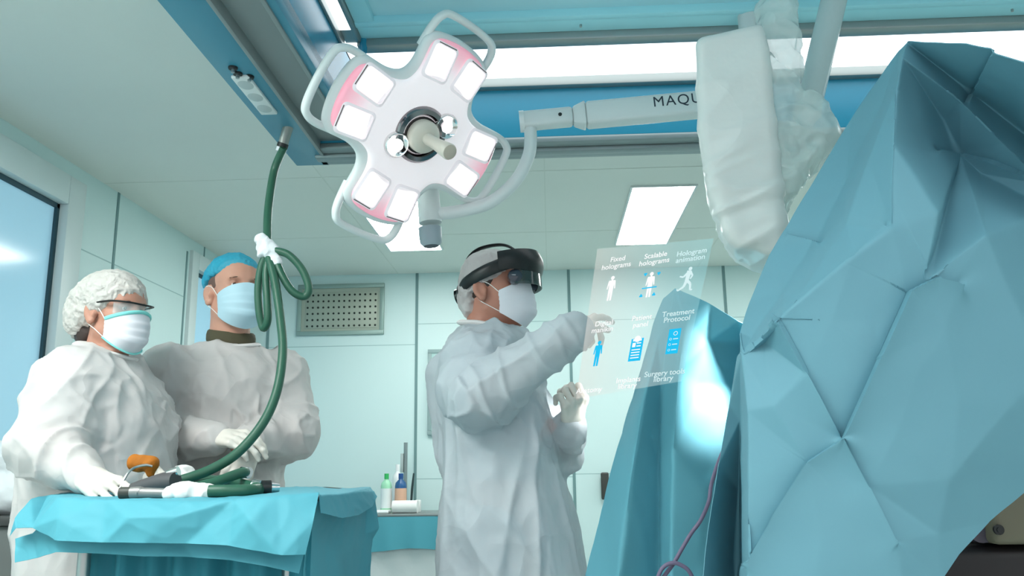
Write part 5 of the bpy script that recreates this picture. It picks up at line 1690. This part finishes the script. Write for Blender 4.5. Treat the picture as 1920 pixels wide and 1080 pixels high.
# ------------------------------------------------------------------ side table at the back wall
def side_table():
    Y = 6.1; zt = .80
    x0, x1 = W(640, 965, Y).x, W(900, 960, Y).x
    t = thing('side_table', ((x0 + x1) / 2, Y + .22, 0), 'low grey-topped side table against the back wall with bottles on it', 'side table')
    bm = BM(); box(bm, (x0, Y, zt - .025), (x1, Y + .45, zt), .005); part('top', bm, mat('tray_grey', '8b9393', .4, .5), t)
    for sx in (x0 + .05, x1 - .05):
        for sy in (Y + .05, Y + .40):
            bm = BM(); cyl(bm, (sx, sy, 0), (sx, sy, zt - .025), .015, seg=12); part('leg', bm, 'steel', t)
    c = thing('side_table_cover', ((x0 + x1) / 2, Y, .3), 'aqua cloth hung under the top of the side table at the back wall', 'cloth cover')
    bm = BM(); grid(bm, lambda u, v: V((x0 + u * (x1 - x0), Y - .012 + .008 * math.sin(u * 31) * v - .01 * v, zt - .02 - .225 * v - .012 * math.sin(u * 9) * v)), 60, 14); thicken(bm, .003); part('aqua_cloth', bm, 'tabledrape', c)
    bm = BM(); grid(bm, lambda u, v: V((x0 + u * (x1 - x0), Y + .012 + .012 * noise.noise((u * 9, v * 5, 2)), zt - .05 - .70 * v)), 60, 30); thicken(bm, .003); part('white_cloth', bm, mat('cover_white', 'c9d0d1', .7, bump=.4, bscale=8, bdist=.02), c)
    X = lambda px: W(px, 950, Y + .15).x
    y = Y + .15
    def bottle(px, r, h, body, capm, label, labm=None, labc=None):
        t = thing('bottle', (X(px), y, zt), label, 'bottle', 'bottles on the side table')
        bm = BM(); lathe(bm, [(0, 0), (r, 0), (r, .004), (r, h * .68), (r * .9, h * .76), (r * .4, h * .84), (r * .34, h * .88)], (X(px), y, zt), seg=22); part('body', bm, body, t)
        bm = BM(); lathe(bm, [(r * .42, h * .86), (r * .42, h), (r * .34, h), (0, h)], (X(px), y, zt), seg=16); part('cap', bm, capm, t)
        if labm:
            bm = BM(); lathe(bm, [(r * 1.012, h * .12), (r * 1.012, h * .62)], (X(px), y, zt), seg=22); part('paper_label', bm, labm, t)
    grn, blu = mat('green_cap', '35b060', .4), mat('navy_cap', '24508c', .4)
    bottle(724, .040, .275, mat('green_bottle', '9fd6b4', .2), grn, 'clear bottle with a green cap and white label on the side table', mat('label_white', 'dfe6e6', .6))
    bottle(751, .042, .275, mat('navy_bottle', '2c5a8c', .3), blu, 'navy bottle with an orange label on the side table', mat('label_orange', 'd9ad94', .6))
    y += .10
    bottle(740, .036, .34, mat('white_bottle', 'eceeee', .4), mat('cap_white', 'f2f2f2', .4), 'taller white bottle behind the green-capped one')
    y -= .10
    t = thing('swab_stand', (X(753), Y + .32, zt), 'slim grey upright rod stand behind the bottles', 'rod stand')
    bm = BM(); cyl(bm, (X(752), Y + .32, zt), (X(752), Y + .32, zt + .50), .014, seg=14); part('rod', bm, 'rail', t)
    bm = BM(); cyl(bm, (X(752), Y + .32, zt), (X(752), Y + .32, zt + .02), .03, seg=20); part('foot', bm, 'rail', t)
    bm = BM(); box(bm, (X(752) - .035, Y + .30, zt + .28), (X(752) - .015, Y + .34, zt + .42), .004); part('clamp', bm, mat('clamp_grey', 'a7b3b3', .4), t)
    t = thing('forceps', (X(766), y + .02, zt), 'dark slanted forceps standing right of the navy bottle', 'forceps')
    bm = BM(); tube(bm, [(X(767), y + .08, zt), (X(769), y + .08, zt + .16), (X(772), y + .08, zt + .275)], [.008, .009, .006], seg=10); part('shank', bm, mat('forceps_dark', '3a4a4c', .4, .5), t)
    bm = BM(); lathe(bm, [(0, 0), (.03, 0), (.028, .07), (.024, .07), (.022, .004)], (X(767), y + .08, zt), seg=18); part('cup', bm, mat('cup_beige', 'c9c6b4', .5), t)
    t = thing('gauze_roll', (X(763), y - .10, zt), 'thick white gauze roll lying in front of the bottles', 'gauze roll')
    bm = BM(); cyl(bm, (X(741), y - .10, zt + .044), (X(787), y - .10, zt + .044), .044, seg=26); bmesh.ops.bevel(bm, geom=[e for e in bm.edges if e.calc_face_angle(0) > 1], offset=.008, segments=2, affect='EDGES'); part('roll', bm, mat('roll_white', 'e9e8e6', .8), t)
    bm = BM(); cyl(bm, (X(741) - .001, y - .10, zt + .044), (X(741) + .01, y - .10, zt + .044), .012, seg=14); part('core', bm, mat('core_grey', 'b5b5b0', .8), t)
    bm = BM(); box(bm, (X(700), y - .14, zt), (X(735), y - .02, zt + .022), .009, 3); o = obj('folded_gauze', bm, mat('fold_white', 'e8eaea', .8)); tag(o, 'flat folded white gauze left of the gauze roll', 'gauze')
    bm = BM(); box(bm, (X(776), y + .02, zt), (X(787), y + .08, zt + .085), .008, 2); o = obj('tissue_pack', bm, mat('pack_white', 'dfe2e0', .7)); tag(o, 'small pale pack behind the gauze roll', 'pack')


side_table()


# ================================================================== the floating menu
def floating_menu():
    bl, br, tl = W(1080, 748, 2.20), W(1278, 715, 2.10), W(1120, 467, 2.20)
    n = (br - bl).cross(tl - bl).normalized()
    if n.y > 0: n = -n
    hit = lambda px, py: plane_hit(px, py, bl, n)
    tr = hit(1338, 447)
    cen = (bl + br + tl + tr) / 4
    t = thing('floating_menu', (cen.x, cen.y, min(bl.z, br.z)), 'translucent floating menu panel of white captions and blue icons', 'hologram')
    m = bpy.data.materials.new('menu_glow'); m.use_nodes = True
    nt = m.node_tree
    e = nt.nodes.new('ShaderNodeEmission'); e.inputs['Strength'].default_value = 1.0
    tcn = nt.nodes.new('ShaderNodeTexCoord'); sx = nt.nodes.new('ShaderNodeSeparateXYZ'); mr = nt.nodes.new('ShaderNodeMapRange')
    nt.links.new(tcn.outputs['Generated'], sx.inputs[0]); nt.links.new(sx.outputs['X'], mr.inputs['Value'])
    ca = nt.nodes.new('ShaderNodeMix'); ca.data_type = 'RGBA'; ca.inputs['A'].default_value = srgb('e9e1d9'); ca.inputs['B'].default_value = srgb('a2e8f0')
    nt.links.new(mr.outputs['Result'], ca.inputs['Factor']); nt.links.new(ca.outputs['Result'], e.inputs['Color'])
    m2 = nt.nodes.new('ShaderNodeMapRange'); m2.inputs['To Min'].default_value = .46; m2.inputs['To Max'].default_value = .28; nt.links.new(sx.outputs['X'], m2.inputs['Value'])
    tr_ = nt.nodes.new('ShaderNodeBsdfTransparent'); mx = nt.nodes.new('ShaderNodeMixShader'); nt.links.new(m2.outputs['Result'], mx.inputs['Fac'])
    nt.links.new(tr_.outputs[0], mx.inputs[1]); nt.links.new(e.outputs[0], mx.inputs[2]); nt.links.new(mx.outputs[0], nt.nodes['Material Output'].inputs['Surface'])
    bm = BM(); f = bm.faces.new([bm.verts.new(p) for p in (bl, br, tr, tl)])
    part('panel', bm, m, t, smooth=False)
    u = (br - bl + tr - tl).normalized(); v = (tl - bl + tr - br).normalized()
    wh = emat('menu_white', 'ffffff', 1.0); bl_ = emat('menu_blue', '28c4f4', 1.0); pale = emat('menu_pale', 'd8f2f4', 1.0)
    off = n * .002
    S = (W(1100, 600, 2.2) - W(1101, 600, 2.2)).length        # one pixel at the panel
    def txt(body, px, py, h=17, mm=wh):
        me = text_mesh(body, h * S * 1.18, hit(px, py) + off, u, v, .0002, align='CENTER', offset=.00012)
        o = link_mesh('caption', me, mm, t, False); return o
    for b, px, py in (('Fixed', 1159, 486), ('holograms', 1156, 499), ('Scalable', 1230, 479), ('holograms', 1227, 491.5), ('Hologram', 1297.5, 473.5), ('animation', 1295, 485.5),
                      ('Digital', 1133, 606.5), ('manikin', 1130, 618.5), ('Patient', 1204, 596), ('panel', 1201.5, 609), ('Treatment', 1272, 587), ('Protocol', 1269.5, 598.5),
                      ('Implants', 1178.5, 712.5), ('library', 1176.5, 724), ('Surgery tools', 1246.5, 699.5), ('library', 1244, 710.5), ('Anatomy', 1105, 732)):
        txt(b, px, py, 11.6, pale if px > 1240 else wh)
    def shape(name, polys, px, py, mm, z=1.0):
        bm = BM()
        for P in polys: prism(bm, [(x * S, y * S) for x, y in P], hit(px, py) + off * z, u, v, n * .0004)
        return part(name, bm, mm, t, smooth=False)
    def disc(cx, cy, r, k=14): return [(cx + r * math.cos(2 * PI * i / k), cy + r * math.sin(2 * PI * i / k)) for i in range(k)]
    man = [disc(0, 20.5, 3.6), [(-6, 15.5), (6, 15.5), (7, 13), (8.4, -1), (6.4, -1.2), (4.6, 9), (4.4, -2), (4.2, -24), (1, -24), (0, -4), (-1, -24), (-4.2, -24), (-4.4, -2), (-4.6, 9), (-6.4, -1.2), (-8.4, -1), (-7, 13)], [(-1.6, 18), (1.6, 18), (1.6, 15), (-1.6, 15)]]
    shape('standing_figure', man, 1146, 541, wh); shape('standing_figure', man, 1219, 534, wh); shape('standing_figure', man, 1121, 663, bl_)
    def lim(a, b, w0, w1):
        dx, dy = b[0] - a[0], b[1] - a[1]; q = math.hypot(dx, dy); nx, ny = -dy / q, dx / q
        return [(a[0] + nx * w0, a[1] + ny * w0), (b[0] + nx * w1, b[1] + ny * w1), (b[0] - nx * w1, b[1] - ny * w1), (a[0] - nx * w0, a[1] - ny * w0)]
    run = [disc(3.5, 20.5, 3.4), lim((2.5, 17), (0, -2), 4.4, 3.4), lim((0, -1), (7.5, -8), 3.0, 2.2), lim((7.5, -8), (9, -20), 2.2, 1.6), lim((9, -20), (13, -20), 1.3, 1.1),
           lim((0, -2), (-4, -13), 3.0, 2.2), lim((-4, -13), (-14, -19), 2.1, 1.4), lim((-14, -19), (-15.5, -15.5), 1.2, 1.0), lim((0, 14), (-7, 6), 1.9, 1.6), lim((-7, 6), (-14, 8), 1.6, 1.2), lim((5, 14), (9.5, 7), 1.9, 1.6), lim((9.5, 7), (6, 1), 1.6, 1.2)]
    shape('running_figure', run, 1288, 525, pale)
    shape('scan_bar', [[(-14, -1), (14, -1), (14, 1.2), (-14, 1.2)]], 1218, 540, bl_, 1.6)
    for px, py, sx, sy in ((1211, 514, 1, -1), (1236, 512, -1, -1), (1202, 556, 1, 1), (1226, 553, -1, 1)):
        shape('scan_corner', [[(0, 0), (5 * sx, 0), (5 * sx, 5 * sy)]] if False else [[(-3, 1.5), (3, 1.5), (3, -1.5), (-3, -1.5)], [(-1.5 * sx, 0), (1.5 * sx, 0), (1.5 * sx, 4 * sy), (-1.5 * sx, 4 * sy)]], px, py, bl_)
    shape('clipboard', [[(-11.5, -22), (11.5, -22), (11.5, 20), (-11.5, 20)]], 1193, 655, bl_)
    shape('clipboard_lines', [disc(0, 19, 6), [(-8, 15), (8, 15), (8, 19), (-8, 19)], [(-8, 4), (-2, 4), (-2, 12), (-8, 12)], [(0, 10), (8, 10), (8, 12), (0, 12)], [(0, 4.5), (8, 4.5), (8, 6.5), (0, 6.5)]] + [[(-8, y), (8, y), (8, y + 1.8), (-8, y + 1.8)] for y in (-2, -7, -12, -17)], 1193, 655, wh, 1.8)
    shape('checklist', [[(-11, -23), (11, -23), (11, 23), (-11, 23)]], 1263, 640, bl_)
    def ring(cx, cy, r): 
        k = 12; return [[(cx + r * math.cos(2 * PI * i / k), cy + r * math.sin(2 * PI * i / k)), (cx + r * math.cos(2 * PI * (i + 1) / k), cy + r * math.sin(2 * PI * (i + 1) / k)),
                         (cx + r * .72 * math.cos(2 * PI * (i + 1) / k), cy + r * .72 * math.sin(2 * PI * (i + 1) / k)), (cx + r * .72 * math.cos(2 * PI * i / k), cy + r * .72 * math.sin(2 * PI * i / k))] for i in range(k)]
    shape('checklist_lines', ring(2, 14, 4) + [q for y in (4, -6, -16) for q in ring(-5.5, y, 2.2)] + [[(-1, y - .8), (8, y - .8), (8, y + .8), (-1, y + .8)] for y in (4, -6, -16)], 1263, 640, pale, 1.8)


floating_menu()
